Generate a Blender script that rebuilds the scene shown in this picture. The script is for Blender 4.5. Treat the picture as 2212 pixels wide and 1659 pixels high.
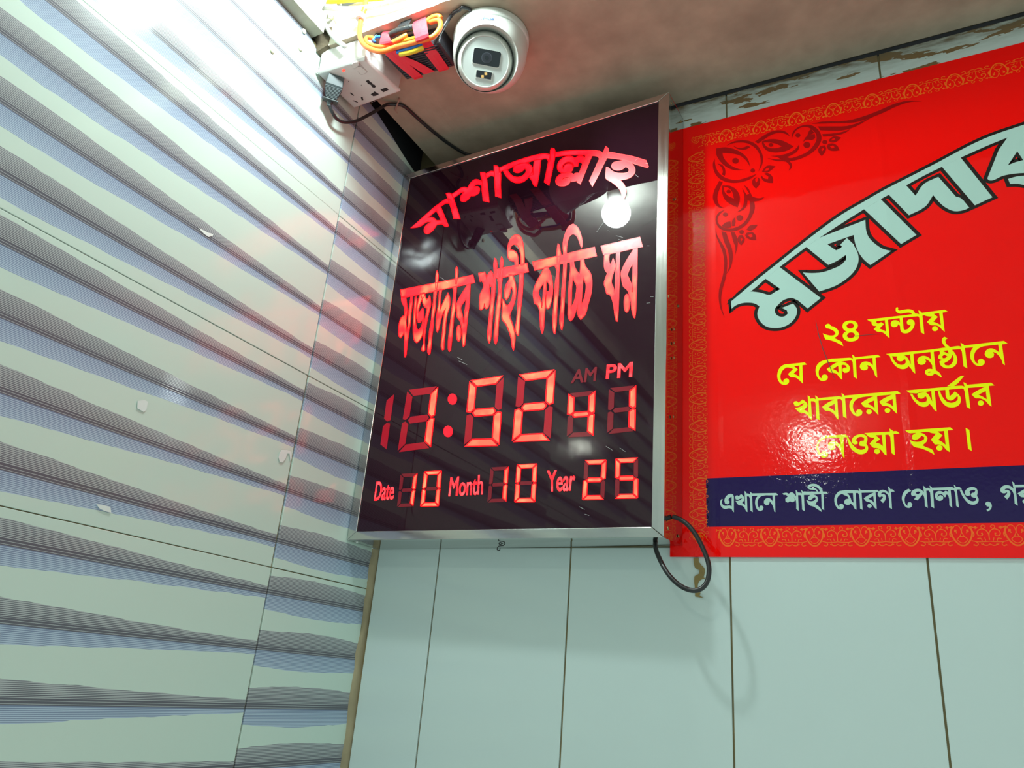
import bpy, bmesh, math, random
from mathutils import Vector, Matrix, geometry, noise
import numpy as np
random.seed(7)
for o in list(bpy.data.objects): bpy.data.objects.remove(o)
COL = bpy.context.scene.collection
SC = bpy.context.scene
# ---------------------------------------------------------------- camera (solved from the tile joints and the banner edges)
FPX = 1662.45
def rodrigues(r):
    a = math.sqrt(sum(c*c for c in r)); k = [c/a for c in r]
    K = np.array([[0, -k[2], k[1]], [k[2], 0, -k[0]], [-k[1], k[0], 0]])
    return np.eye(3) + math.sin(a)*K + (1-math.cos(a))*K@K
RM = rodrigues((1.15839457, 0.351993875, -0.365339651))
CAM = np.array([1.06123, -1.36962, 0.0])
cd = bpy.data.cameras.new('camera'); cam = bpy.data.objects.new('camera', cd); COL.objects.link(cam)
cd.sensor_width = 36; cd.lens = FPX/2212*36; cd.clip_start = 0.02
m = np.eye(4); rows = np.array([RM[0], -RM[1], -RM[2]]); m[:3, :3] = rows.T; m[:3, 3] = CAM
cam.matrix_world = Matrix(m.tolist()); SC.camera = cam
SC.view_settings.view_transform = 'Standard'; SC.view_settings.look = 'None'; SC.view_settings.gamma = 1
SC.view_settings.use_curve_mapping = False; SC.view_settings.exposure = 0.15
SC.cycles.max_bounces = 8; SC.cycles.diffuse_bounces = 4; SC.cycles.glossy_bounces = 5; SC.cycles.sample_clamp_indirect = 6
# ---------------------------------------------------------------- light: even greenish world fill standing in for the room's ambient light, one bulb by the beam, a lamp further back
w = bpy.data.worlds.new('world'); SC.world = w; w.use_nodes = True
w.node_tree.nodes['Background'].inputs[0].default_value = (0.80, 1.0, 0.93, 1); w.node_tree.nodes['Background'].inputs[1].default_value = 0.66
BULBS = [((0.350, -0.668, 1.330), 0.043, 22.0, (0.84, 1.0, 0.99)), ((0.62, -2.75, 1.285), 0.045, 11.0, (0.95, 1.0, 0.86))]

def ray(u, v): return RM.T @ np.array([(u-1106)/FPX, (v-829.5)/FPX, 1.0])
def on_y(u, v, y=0.0): d = ray(u, v); return Vector(CAM + d*((y-CAM[1])/d[1]))
def on_x(u, v, x=0.0): d = ray(u, v); return Vector(CAM + d*((x-CAM[0])/d[0]))
def on_z(u, v, z=1.248): d = ray(u, v); return Vector(CAM + d*((z-CAM[2])/d[2]))
# ---------------------------------------------------------------- traced lettering (crop tag, then x,y pairs; '/' starts a hole, ';' a new outline)
CROPS = {'A': (840, 280, 3.318), 'T1': (880, 360, 10.055), 'T2': (1080, 300, 11.06), 'T3': (1230, 300, 11.06), 'T4': (850, 570, 7.9),
 'T5': (1020, 490, 5.926), 'T6': (1140, 470, 6.144), 'T7': (1290, 500, 7.9), 'D': (740, 760, 2.911),
 'Y1': (1760, 650, 7.373), 'Y2': (1660, 740, 8.193), 'Y3': (1910, 720, 7.628), 'Y4': (1700, 820, 8.508), 'Y5': (1950, 800, 10.533),
 'Y6': (1750, 910, 5.978), 'B1': (1540, 1035, 8.508), 'B2': (1790, 1035, 8.508), 'B3': (1980, 1020, 9.534),
 'H1': (1560, 520, 7.373), 'H2': (1760, 380, 7.373), 'H3': (1960, 250, 8.294), 'B': (1400, 180, 2.724),
 'O1': (1520, 240, 6.506), 'O2': (1520, 380, 5.184), 'Z': (1700, 0, 4.32), 'U': (1540, 1120, 11.06), 'C': (1380, 1080, 6.9125),
 'S': (740, 120, 13.83), 'K': (760, 0, 9.217), 'K1': (600, 0, 3.687), 'V': (960, 0, 7.9), 'K2': (700, 180, 7.373), 'K4': (540, 0, 7.373)}
ARCHED = """
T1 80,1330 600,870 700,800 790,735 860,700 915,705 950,750 930,800 860,790 800,815 720,870 790,1040 890,1285 870,1305 825,1300 760,1250 640,1260 620,1290 580,1350 500,1430 430,1460 380,1430 365,1370 385,1310 440,1250 510,1215 500,1200 440,1195 360,1240 290,1290 230,1310 / 630,955 540,1030 440,1110 530,1100 590,1130 630,1175 735,1170 690,1060 ;
T1 845,585 915,575 960,605 1000,690 1060,870 1145,1135 1010,1130 960,930 915,790 880,690 ;
T1 960,605 1090,520 1180,460 1250,450 1305,468 1380,350 1440,295 1500,280 1570,300 1630,335 1640,420 1600,400 1540,380 1480,400 1450,440 1530,435 1570,480 1555,560 1500,610 1430,635 1380,630 1340,690 1280,740 1220,762 1165,740 1155,680 1190,600 1240,550 1170,560 1110,605 1000,680 ;
T1 1590,125 1680,125 1695,160 1720,260 1745,480 1775,770 1650,740 1620,420 1630,310 1600,200 ;
T1 1690,165 1780,115 1830,100 1890,120 1890,210 1820,195 1720,250 ;
A 755,258 778,262 797,290 800,400 803,488 765,476 760,380 757,330 ;
T2 -20,700 300,560 700,430 900,380 1100,355 1190,385 1205,420 1190,540 1160,540 1140,490 1090,470 980,490 830,510 600,575 400,620 165,735 80,750 -20,800 ;
T2 825,505 980,485 965,600 940,820 880,1130 830,1125 800,1085 760,985 690,905 760,800 800,830 800,700 ;
T2 80,760 165,738 210,800 280,875 360,912 450,915 560,870 620,800 628,740 598,700 550,755 470,800 400,808 335,780 322,720 360,650 440,600 560,575 660,590 740,640 770,700 770,800 800,850 690,910 620,980 540,1030 420,1050 300,1020 190,930 120,840 ;
T2 1240,220 1300,245 1320,325 1310,440 1270,660 1170,1110 1060,1030 1110,800 1165,520 1200,400 1205,330 1220,240 ;
T3 -349,330 -159,300 141,275 441,275 690,290 770,325 800,370 780,480 715,470 700,435 640,405 545,400 400,390 141,385 -159,400 -349,435 ;
T2 2050,385 2200,395 2120,580 2050,760 1920,1075 1845,1030 1835,950 1890,830 1975,600 2030,480 ;
T2 1790,465 1850,425 1920,412 1990,430 2030,480 1980,620 1965,580 1910,550 1870,580 1860,650 1770,665 1750,600 1700,560 1620,550 1540,590 1490,650 1500,700 1520,715 1530,660 1580,610 1650,595 1720,610 1740,660 1740,720 1700,780 1640,805 1480,810 1420,780 1380,720 1375,640 1400,560 1460,490 1550,435 1650,415 1730,430 ;
T2 1760,855 1800,825 1850,818 1900,830 1840,950 1810,1005 1705,1020 1690,970 1660,920 1590,910 1520,930 1470,975 1485,1005 1510,970 1590,945 1650,955 1680,990 1660,1050 1600,1105 1520,1125 1420,1120 1360,1080 1335,1020 1350,940 1410,870 1500,820 1600,808 1700,820 ;
T3 870,185 930,235 930,320 890,460 820,600 700,850 550,1135 480,1000 620,700 720,480 790,370 ;
T3 880,330 940,320 1200,365 1500,420 1830,520 1885,665 1870,690 1700,640 1420,550 1260,500 1050,465 880,450 ;
T3 1260,490 1420,540 1490,600 1550,680 1565,760 1540,840 1470,910 1350,960 1240,975 1200,975 1260,1040 1310,1110 1350,1230 1340,1340 1300,1430 1270,1380 1240,1270 1180,1170 1080,1080 1000,1020 880,945 870,900 885,685 920,690 1000,760 1100,810 1200,825 1330,820 1410,790 1435,740 1400,690 1340,665 1300,700 1230,740 1120,745 1040,710 1005,650 1040,580 1130,545 1260,525
"""
NAME1 = """
T4 120,445 680,333 1030,262 1355,190 1385,320 1250,350 825,440 460,520 205,570 140,580 ;
T4 720,420 720,300 730,140 742,122 755,150 765,210 755,310 740,420 ; T4 1055,340 1055,220 1065,80 1078,50 1095,90 1100,160 1090,250 1075,340 ;
T4 135,560 210,565 225,680 235,800 215,960 225,1150 250,1050 250,900 270,760 300,550 330,545 325,650 300,850 290,1000 262,1170 240,1330 215,1560 198,1588 185,1570 185,1400 188,1250 180,1170 150,1230 125,1262 95,1230 88,1120 100,1010 140,910 190,880 195,800 180,720 145,650 ;
T4 370,570 388,565 402,600 382,800 378,960 390,1080 415,1135 450,1110 490,1030 500,950 515,960 515,1100 490,1220 440,1310 400,1345 370,1325 345,1250 338,1100 345,900 360,700 ;
T4 455,500 530,490 520,570 490,600 440,740 425,840 460,810 500,750 515,800 515,950 490,960 455,1000 425,1000 400,920 395,800 410,700 ;
T4 460,500 530,495 545,560 565,610 590,590 612,550 625,560 635,700 605,830 560,1050 530,1300 535,1470 512,1490 490,1485 485,1450 515,1350 515,1150 530,1000 560,850 575,760 545,745 505,680 490,600 ;
T4 690,460 745,440 720,600 715,740 690,900 680,1050 660,1200 645,1380 625,1530 605,1545 590,1520 585,1430 600,1330 615,1150 650,950 660,800 685,620 ;
T4 785,435 825,430 800,600 795,790 850,660 930,495 955,560 965,640 950,760 920,850 895,1000 880,1200 865,1330 860,1460 840,1470 820,1440 815,1380 835,1200 850,1000 870,850 890,760 840,850 800,990 770,1120 750,1165 735,1130 728,1000 745,830 770,680 ;
T4 1010,395 1080,380 1060,600 1055,760 1030,900 1010,1150 990,1330 975,1480 955,1492 940,1460 935,1380 955,1150 985,900 1000,760 1020,600 1030,480 ;
T4 1260,345 1310,330 1300,560 1290,700 1265,900 1240,1150 1215,1390 1195,1410 1180,1360 1175,1200 1160,1050 1130,960 1090,910 1085,800 1078,720 1110,610 1180,490 1265,360 / 1245,575 1215,630 1145,750 1170,850 1190,1000 1205,1015 1215,850 1235,700 ;
E 1113,1185 36,133
"""
NAME2 = """
T5 85,595 160,580 175,620 180,670 215,590 240,568 258,590 268,650 272,740 240,760 235,730 218,730 215,800 225,900 215,1000 200,1040 180,1048 165,1030 155,980 145,1040 115,1065 95,1050 92,970 105,860 140,790 150,730 125,690 105,700 95,660 ;
T5 290,405 305,420 318,500 310,560 300,660 290,850 275,1000 255,1200 235,1440 220,1488 205,1450 198,1380 215,1200 230,1050 245,900 255,760 268,740 282,600 278,470 ;
T5 300,560 335,540 700,465 720,575 510,620 380,650 320,655 295,655 ;
T5 375,385 395,430 390,520 385,640 375,760 370,900 350,1100 335,1250 320,1450 303,1500 287,1470 282,1380 300,1200 310,1050 330,900 340,740 330,670 360,600 358,480 ;
T5 470,615 510,610 540,680 560,800 550,930 520,1030 480,1140 510,1230 545,1370 545,1480 530,1580 515,1540 500,1430 470,1330 430,1240 388,1190 385,1080 388,930 405,950 430,1000 450,1015 490,970 520,880 520,800 500,765 490,810 470,890 440,935 418,900 418,820 435,740 475,670 ;
T5 610,585 655,580 650,700 640,880 620,1050 605,1250 592,1390 580,1390 556,1320 570,1200 585,1000 595,850 605,700 ;
T5 570,100 610,120 640,180 660,280 665,400 665,485 625,495 625,400 610,300 580,240 540,220 500,245 485,300 530,305 570,340 585,400 590,505 555,505 545,440 500,435 465,400 452,320 460,240 490,160 530,115
"""
NAME3 = """
T6 65,590 380,515 400,520 560,470 885,395 912,510 740,550 510,600 415,620 260,660 95,700 ;
T6 403,350 418,370 430,440 440,510 420,600 390,600 392,500 395,400 ;
T6 225,660 260,655 300,740 325,850 330,980 315,1100 285,1200 260,1210 242,1160 243,1050 255,985 285,975 292,940 280,870 255,835 245,860 240,1000 230,1200 215,1380 205,1500 192,1535 178,1490 165,1350 155,1220 130,1160 92,1140 75,1000 100,900 160,780 200,710 / 215,860 180,910 138,995 150,1040 175,1110 188,1200 200,1100 210,950 ;
T6 360,630 418,610 412,750 410,880 400,1050 385,1250 375,1450 362,1540 350,1530 332,1430 345,1200 358,1000 370,850 385,700 ;
T6 478,600 515,590 505,800 490,1000 480,1200 468,1400 455,1490 440,1460 428,1380 445,1150 455,950 470,780 ;
T6 600,88 650,120 690,190 720,300 722,380 712,400 690,330 650,240 605,212 560,240 525,330 512,485 480,495 470,380 480,280 510,190 550,115 ;
T6 565,580 605,570 620,650 650,710 690,765 700,700 705,550 740,545 760,640 830,740 850,830 840,1000 800,1150 760,1290 705,1350 675,1310 668,1200 665,1140 640,1230 600,1340 570,1370 545,1340 538,1200 545,950 560,780 570,680 / 600,770 585,900 578,1100 575,1215 620,1110 645,1000 650,900 615,830 / 738,770 722,950 712,1100 708,1185 750,1080 775,960 775,880 755,830
"""
NAME4 = """
T7 68,250 725,100 770,260 620,290 385,345 215,380 110,395 ;
T7 130,380 215,370 198,450 205,540 220,572 245,540 270,465 295,530 308,600 290,660 255,770 240,880 270,950 300,1085 312,1050 312,850 325,600 330,340 385,335 375,600 375,850 365,1150 355,1400 348,1530 330,1530 305,1430 290,1300 265,1180 225,1080 165,1060 140,960 122,890 140,810 180,710 140,660 122,560 ;
T7 620,280 685,265 680,500 678,800 665,1100 655,1380 640,1475 625,1460 595,1350 580,1200 555,1100 520,1000 450,935 420,800 412,705 450,600 520,470 620,310 / 612,540 560,620 510,740 550,830 585,920 598,1035 605,850 612,650 ;
E 505,1225 43,150
"""
HEAD = """
H1 145,965 500,665 820,410 1335,0 H2 420,620 780,410 1100,225 1540,0 H3 500,860 1100,540 1500,360 2090,160 2300,90 2300,230 1795,390 955,750 620,915 H2 1730,0 1455,150 1180,300 1050,370 785,530 75,985 H1 1340,100 915,420 690,605 450,810 ;
H1 145,965 450,810 530,815 620,828 760,862 850,810 930,770 690,605 915,420 1570,912 1360,1080 1130,915 1000,935 900,1010 840,1090 850,1160 910,1205 990,1205 1045,1160 1030,1110 950,1070 1130,1000 1190,1090 1175,1200 1100,1300 980,1370 830,1392 690,1360 590,1260 560,1160 595,1045 520,1000 400,985 290,1000 200,1040 150,1085 ;
H1 1340,100 1690,385 1830,320 1970,225 1975,300 1900,380 1780,440 1600,500 1430,515 1285,505 1545,808 1800,720 2000,590 2120,460 2170,330 2160,200 2100,80 H2 620,1090 510,988 405,1098 435,1125 410,1150 340,1185 300,1160 200,1088 75,985 ;
H2 75,985 805,700 825,900 870,990 960,1080 1080,1160 1215,1195 885,1420 780,1330 690,1200 640,1060 620,940 200,1088 ;
H2 785,530 1050,370 1620,940 1375,1085 ;
H2 1180,300 1455,150 1605,315 1735,130 H3 555,1095 870,1450 955,1475 B 1890,732 1860,745 1800,752 1735,720 H2 1885,305 1765,485 1500,625 ;
H3 620,915 955,750 1525,1460 1210,1605 ;
H3 1795,390 1435,1120 1450,1150 1490,1160 1550,1150 1700,1080 1900,1040 2090,1025 2300,1030 2300,190 / 1970,635 1800,888 1930,835 2075,795 ;
H3 1805,1130 1950,1090 2090,1075 2300,1080 2300,1260 2090,1240 1980,1220 1840,1222
"""
YEL = ["""
Y1 168,410 170,385 190,370 220,365 245,378 262,400 300,410 345,440 375,475 382,510 365,550 310,590 370,620 430,655 445,690 455,720 400,690 320,650 240,625 170,612 150,570 128,517 190,540 250,552 300,548 330,525 320,495 270,460 215,440 185,435 ;
Y1 570,312 630,322 672,350 687,395 670,440 640,465 685,495 708,540 700,590 665,625 600,645 530,642 475,615 448,575 450,530 475,500 500,487 460,455 442,410 455,355 500,325 / 570,355 530,365 505,390 515,425 545,440 580,440 615,420 625,390 605,362 / 575,502 535,515 512,550 525,582 570,593 615,582 638,555 635,530 612,508
""", """
Y1 835,298 1290,245 1540,212 1600,202 1640,205 1665,215 1650,150 1690,170 1705,188 2070,140 2120,172 2035,185 1715,232 1745,530 1690,500 1665,270 1655,250 1635,245 1400,268 1165,300 905,332 885,330 ;
Y1 905,325 985,315 980,345 1005,362 1030,355 1055,338 1105,370 1065,405 1030,442 1090,465 1135,490 1115,300 1165,295 1190,590 1160,570 1110,520 1060,495 995,490 940,450 985,402 930,395 905,360 ;
Y1 1350,270 1400,262 1415,440 1430,460 1460,458 1500,430 1530,385 1495,382 1470,365 1468,330 1485,305 1520,295 1565,305 1590,340 1590,380 1565,440 1520,490 1470,515 1420,515 1380,495 1362,450 1355,395 1325,370 1320,395 1290,415 1240,415 1212,390 1212,350 1240,315 1290,308 1330,320 1358,345 ;
Y1 1290,130 1295,110 1315,98 1330,112 1325,140 1345,155 1420,140 1500,132 1555,145 1585,170 1600,210 1550,216 1540,195 1500,185 1440,190 1360,202 1315,185 1290,155 ;
Y1 1740,222 1890,200 1960,255 1925,295 1890,330 1950,355 2010,390 1980,185 2035,178 2070,492 2030,460 1990,415 1940,390 1850,385 1788,335 1870,250 1800,245 1760,235 ;
E 1915,442 46,40
""", """
Y2 640,352 682,388 600,402 612,730 560,680 510,635 450,612 395,610 345,558 440,465 325,440 270,475 230,530 212,600 225,665 268,705 262,675 285,645 325,632 355,650 365,690 345,730 290,748 230,735 185,690 158,620 160,540 190,460 240,410 285,388 / 450,415 545,405 550,610 500,575 445,550 520,475
""", """
Y2 965,318 1440,268 1470,275 1495,290 1480,212 1515,235 1535,262 1935,215 1988,255 1895,268 1925,618 1890,585 1870,520 1830,450 1790,410 1742,400 1762,440 1750,475 1700,492 1640,475 1615,430 1630,380 1670,345 1730,335 1790,352 1850,400 1840,270 1545,300 1565,640 1508,605 1490,340 1465,312 1285,335 1350,350 1410,390 1442,440 1435,495 1395,530 1345,535 1312,505 1312,465 1345,445 1385,445 1370,410 1335,395 1295,398 1305,655 1270,630 1230,580 1190,545 1085,525 1030,470 1110,410 1180,365 1235,340 1040,355 960,400 915,450 890,510 895,580 920,620 950,635 940,600 965,570 1010,565 1045,590 1050,620 1035,655 985,680 930,675 885,640 850,580 835,520 840,440 880,370 / 1235,410 1185,440 1140,470 1190,490 1245,540
""", """
Y3 32,340 820,262 1020,232 1085,228 1200,212 1250,215 1275,235 1258,155 1310,185 1320,200 1975,125 2035,170 1940,182 1990,525 1955,500 1935,440 1890,370 1840,325 1790,308 1812,345 1800,390 1750,408 1690,395 1655,345 1670,295 1720,255 1780,250 1840,275 1895,315 1880,185 1700,205 1600,225 1530,270 1490,330 1482,400 1495,460 1530,495 1555,498 1540,465 1560,430 1600,420 1645,440 1658,475 1640,515 1580,538 1510,525 1460,480 1425,420 1418,350 1435,280 1468,230 1330,242 1370,578 1308,545 1280,300 1255,260 1120,270 820,302 480,340 110,378 ;
Y3 425,335 480,328 512,660 485,645 440,580 400,540 370,575 300,590 230,570 170,520 120,450 90,372 125,374 160,440 210,495 270,520 330,515 358,480 350,435 330,425 310,450 270,462 225,450 203,415 220,375 270,358 330,365 380,400 410,450 440,510 ;
Y3 760,300 815,292 850,610 900,640 950,710 930,725 890,690 830,660 800,690 740,698 690,680 672,645 685,605 730,585 795,590 790,545 800,545 760,480 710,435 672,428 690,460 670,500 610,520 560,500 545,450 570,400 630,372 690,378 740,405 775,435 / 722,640 750,630 775,635 755,645 728,650 ;
Y3 1020,236 975,185 950,130 960,85 990,55 1045,82 1015,105 1010,145 1040,190 1085,228 1110,265 1160,320 1195,385 1205,450 1180,520 1120,565 1040,578 970,560 920,510 910,460 950,442 895,415 890,390 925,325 910,300 960,280 / 965,292 1050,280 1060,338 / 955,380 990,350 1040,378 1000,410 965,410 / 1115,340 1110,390 1060,450 990,490 1000,520 1060,530 1110,500 1140,440 1140,390
""", """
Y4 120,430 140,400 180,395 215,425 250,395 285,365 330,395 370,440 375,475 350,520 310,550 350,575 398,610 380,290 420,310 425,350 500,345 530,365 518,290 565,325 575,340 950,305 1018,320 1002,248 1045,275 1055,295 2030,210 2090,258 1995,268 2025,632 1960,570 1900,510 1830,485 1760,480 1695,408 1780,345 1930,275 1655,300 1680,655 1620,590 1560,540 1500,510 1420,500 1362,435 1450,370 1600,302 1400,320 1290,355 1235,410 1212,480 1225,560 1265,620 1282,628 1268,595 1290,555 1330,545 1375,570 1385,605 1365,650 1300,675 1230,650 1175,580 1148,500 1160,410 1215,335 1068,345 1095,712 1030,675 1015,400 985,355 925,360 948,735 915,715 880,650 820,600 770,578 705,570 645,500 740,430 870,365 580,385 600,745 540,715 525,430 500,400 440,398 460,745 430,725 380,660 320,620 225,600 145,520 200,512 260,490 320,440 300,435 230,470 180,492 140,480 / 875,445 820,475 760,508 830,545 885,585 / 1600,385 1540,410 1480,445 1550,475 1612,525 / 1940,355 1880,385 1815,418 1890,450 1955,500 ;
E 1508,590 51,45 ; E 1847,567 52,46
""", """
Y5 80,458 970,380 1290,350 1370,355 1410,378 1378,272 1430,290 1460,330 2010,282 2090,342 1960,355 2022,825 1960,780 1890,700 1800,650 1730,635 1655,630 1565,545 1700,460 1880,370 1485,400 1540,880 1455,830 1410,480 1385,420 1340,412 1050,440 1065,590 1120,550 1185,480 1250,530 1310,600 1325,680 1295,770 1220,825 1120,845 1010,825 920,755 850,650 800,472 850,480 880,560 940,650 1010,715 1100,740 1190,720 1250,670 1255,600 1235,585 1180,645 1110,685 1040,675 995,630 970,445 725,465 775,935 725,905 660,810 605,760 560,815 480,832 380,805 290,730 220,640 165,530 215,534 260,600 330,680 400,725 470,730 540,705 550,650 530,600 510,590 480,625 420,645 350,620 330,560 360,505 430,490 520,500 590,560 635,640 672,710 648,470 160,515 / 1890,470 1810,510 1725,555 1820,600 1915,660 ;
Y5 1010,362 1320,125 1398,125 1175,354 ; E 1777,745 70,60
""", """
Y6 180,185 460,170 495,205 430,208 443,475 425,460 405,410 375,355 345,320 318,305 328,335 310,365 270,372 235,350 228,310 245,275 290,255 340,265 395,305 378,212 215,218 160,240 115,285 108,350 135,410 165,385 210,390 230,420 225,455 180,472 130,450 90,390 80,320 100,260 140,210 ;
Y6 470,205 492,210 540,290 600,350 660,370 710,355 712,325 680,322 640,315 630,285 650,255 695,250 700,215 660,200 610,215 590,245 612,262 615,290 575,300 540,280 540,235 575,190 640,168 700,172 735,200 740,240 725,290 748,330 742,380 700,418 640,425 580,400 520,340 ;
Y6 700,152 1030,135 1022,92 1065,120 1075,130 1115,128 1155,158 1078,165 1095,438 1052,412 1035,200 1010,172 970,175 988,440 960,425 920,375 870,348 815,340 768,290 835,215 760,200 730,175 / 845,180 925,175 940,320 895,290 845,275 905,232 ; E 865,388 37,34
""", """
Y6 1228,118 1810,78 1852,112 1778,118 1803,398 1760,370 1715,320 1660,300 1610,300 1560,238 1625,160 1560,150 1530,138 1420,145 1480,170 1515,215 1505,260 1450,310 1500,335 1580,370 1605,432 1540,395 1450,355 1330,320 1285,240 1340,262 1420,262 1470,235 1475,205 1440,185 1400,225 1350,245 1315,225 1320,180 1370,150 1270,150 / 1645,132 1730,125 1750,305 1700,265 1655,240 1710,182 ;
E 1670,345 40,36
""", "Y6 2008,85 2055,110 2088,385 2040,355"]
BLU = ["""
B1 165,360 180,375 165,410 170,450 200,485 250,490 310,485 345,500 345,325 310,340 280,385 305,405 305,440 270,465 225,450 210,400 225,340 270,290 330,270 370,285 385,320 385,610 365,590 345,548 300,535 220,548 165,520 135,460 140,395 ;
B1 405,335 420,305 450,298 475,318 515,275 550,300 575,345 570,395 535,435 560,450 592,480 582,218 612,240 615,262 655,268 690,285 680,228 720,262 1165,255 1200,295 1140,300 1148,608 1130,600 1110,520 1070,440 1030,405 1042,430 1025,470 980,482 942,455 938,405 970,360 1020,345 1070,370 1100,410 1095,300 920,305 860,335 825,390 822,460 840,520 860,550 850,515 870,490 905,488 930,515 920,565 870,590 820,565 785,500 775,420 790,350 830,305 720,310 732,608 690,580 680,350 660,318 625,315 635,605 612,590 580,525 540,490 470,475 415,398 460,398 520,370 540,345 500,360 460,378 420,370
""", """
B1 1278,262 1350,250 1395,270 1430,245 1475,248 1530,320 1520,198 1550,225 1555,245 1610,250 1635,265 1625,198 1655,230 2080,230 2118,268 2030,272 2045,572 2000,545 1990,275 1850,285 1900,305 1930,350 1920,410 1870,455 1930,490 1980,540 2003,605 1920,550 1850,505 1765,475 1715,380 1780,405 1840,402 1880,375 1890,340 1860,330 1830,360 1790,385 1750,375 1745,330 1790,290 1672,290 1685,590 1640,560 1628,330 1610,295 1565,295 1578,585 1532,550 1525,400 1500,350 1470,310 1505,370 1500,405 1455,425 1415,405 1380,432 1335,415 1330,360 1375,320 1340,290 1300,290 ;
B1 1885,240 1910,238 1900,205 1850,195 1790,190 1745,175 1732,140 1760,105 1830,85 1900,95 1970,135 2010,190 2020,240 1968,240 1960,200 1900,145 1830,130 1765,150 1800,160 1870,165 1925,200 1932,240
""", """
B2 205,218 540,208 565,222 548,160 580,190 590,205 900,198 920,225 950,205 1000,195 1060,215 1108,260 1092,135 1125,165 1130,185 1170,188 1215,228 1145,235 1165,550 1112,520 1105,350 1085,290 1030,245 975,250 962,275 1010,270 1045,300 1050,350 1030,400 998,440 950,388 1000,340 985,310 940,335 905,310 900,265 918,240 862,240 885,555 850,530 790,450 740,420 700,415 643,352 720,300 830,245 605,250 625,565 578,540 560,300 540,255 495,255 512,560 485,550 450,490 400,445 385,470 340,475 295,455 288,410 310,370 370,355 345,320 290,295 245,270 190,300 155,360 155,440 175,490 205,515 190,480 215,455 250,455 280,485 275,530 235,560 180,550 130,490 105,410 110,330 150,260 / 340,258 445,255 458,435 425,405 405,350 380,300 / 820,310 770,335 730,362 790,390 835,435 ; E 752,492 40,38
""", """
B2 1470,178 1520,218 1480,235 1430,280 1400,340 1400,420 1430,480 1460,492 1445,455 1470,425 1510,425 1538,460 1525,510 1480,530 1420,515 1370,440 1345,360 1360,280 1400,215 ;
B2 1515,270 1530,220 1590,185 1660,180 1710,200 1750,240 1735,120 1775,150 1785,165 1840,162 1870,185 1852,118 1895,150 1900,160 1990,158 1990,205 1920,208 1940,535 1885,505 1865,250 1840,210 1795,212 1822,530 1770,495 1755,330 1730,280 1635,388 1570,370 1600,330 1590,300 1550,310 1520,295 / 1595,255 1640,225 1690,240 1640,285 ;
B3 320,320 730,305 785,330 762,255 800,285 810,305 880,305 930,350 830,358 872,730 815,695 790,420 765,365 700,365 735,730 675,685 655,490 620,455 600,490 600,510 575,515 550,480 510,450 450,460 432,500 440,530 450,490 490,470 540,490 550,530 530,570 470,590 400,560 378,500 385,440 430,395 500,390 550,415 590,385 630,395 655,420 645,368 320,375 ;
B3 885,360 925,355 970,440 1030,530 1100,585 1170,600 1225,580 1225,530 1180,525 1130,505 1115,460 1140,425 1190,420 1210,380 1180,360 1110,380 1085,400 1105,440 1090,485 1040,492 1000,460 990,400 1040,340 1120,305 1200,315 1245,355 1255,430 1245,490 1275,540 1270,610 1220,660 1150,672 1070,645 990,560 930,470 ;
B3 1410,655 1425,625 1470,605 1520,625 1548,680 1540,740 1500,790 1460,810 1438,770 1480,750 1500,710 1450,705
""", """
B3 1725,370 1745,310 1800,275 1880,268 1950,295 1998,345 1965,190 2010,225 2020,260 2400,255 2400,305 2035,315 2085,690 2020,650 2000,460 1970,390 1900,340 1830,345 1810,365 1880,365 1925,405 1930,460 1900,520 1865,560 1800,500 1860,440 1865,410 1830,430 1785,435 1740,415 ;
B3 2080,435 2200,360 2330,300 2385,300 2400,670 2350,620 2280,560 2220,520 2150,510 / 2200,440 2320,390 2330,520 2260,480 ; E 2235,600 55,45
"""]
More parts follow.
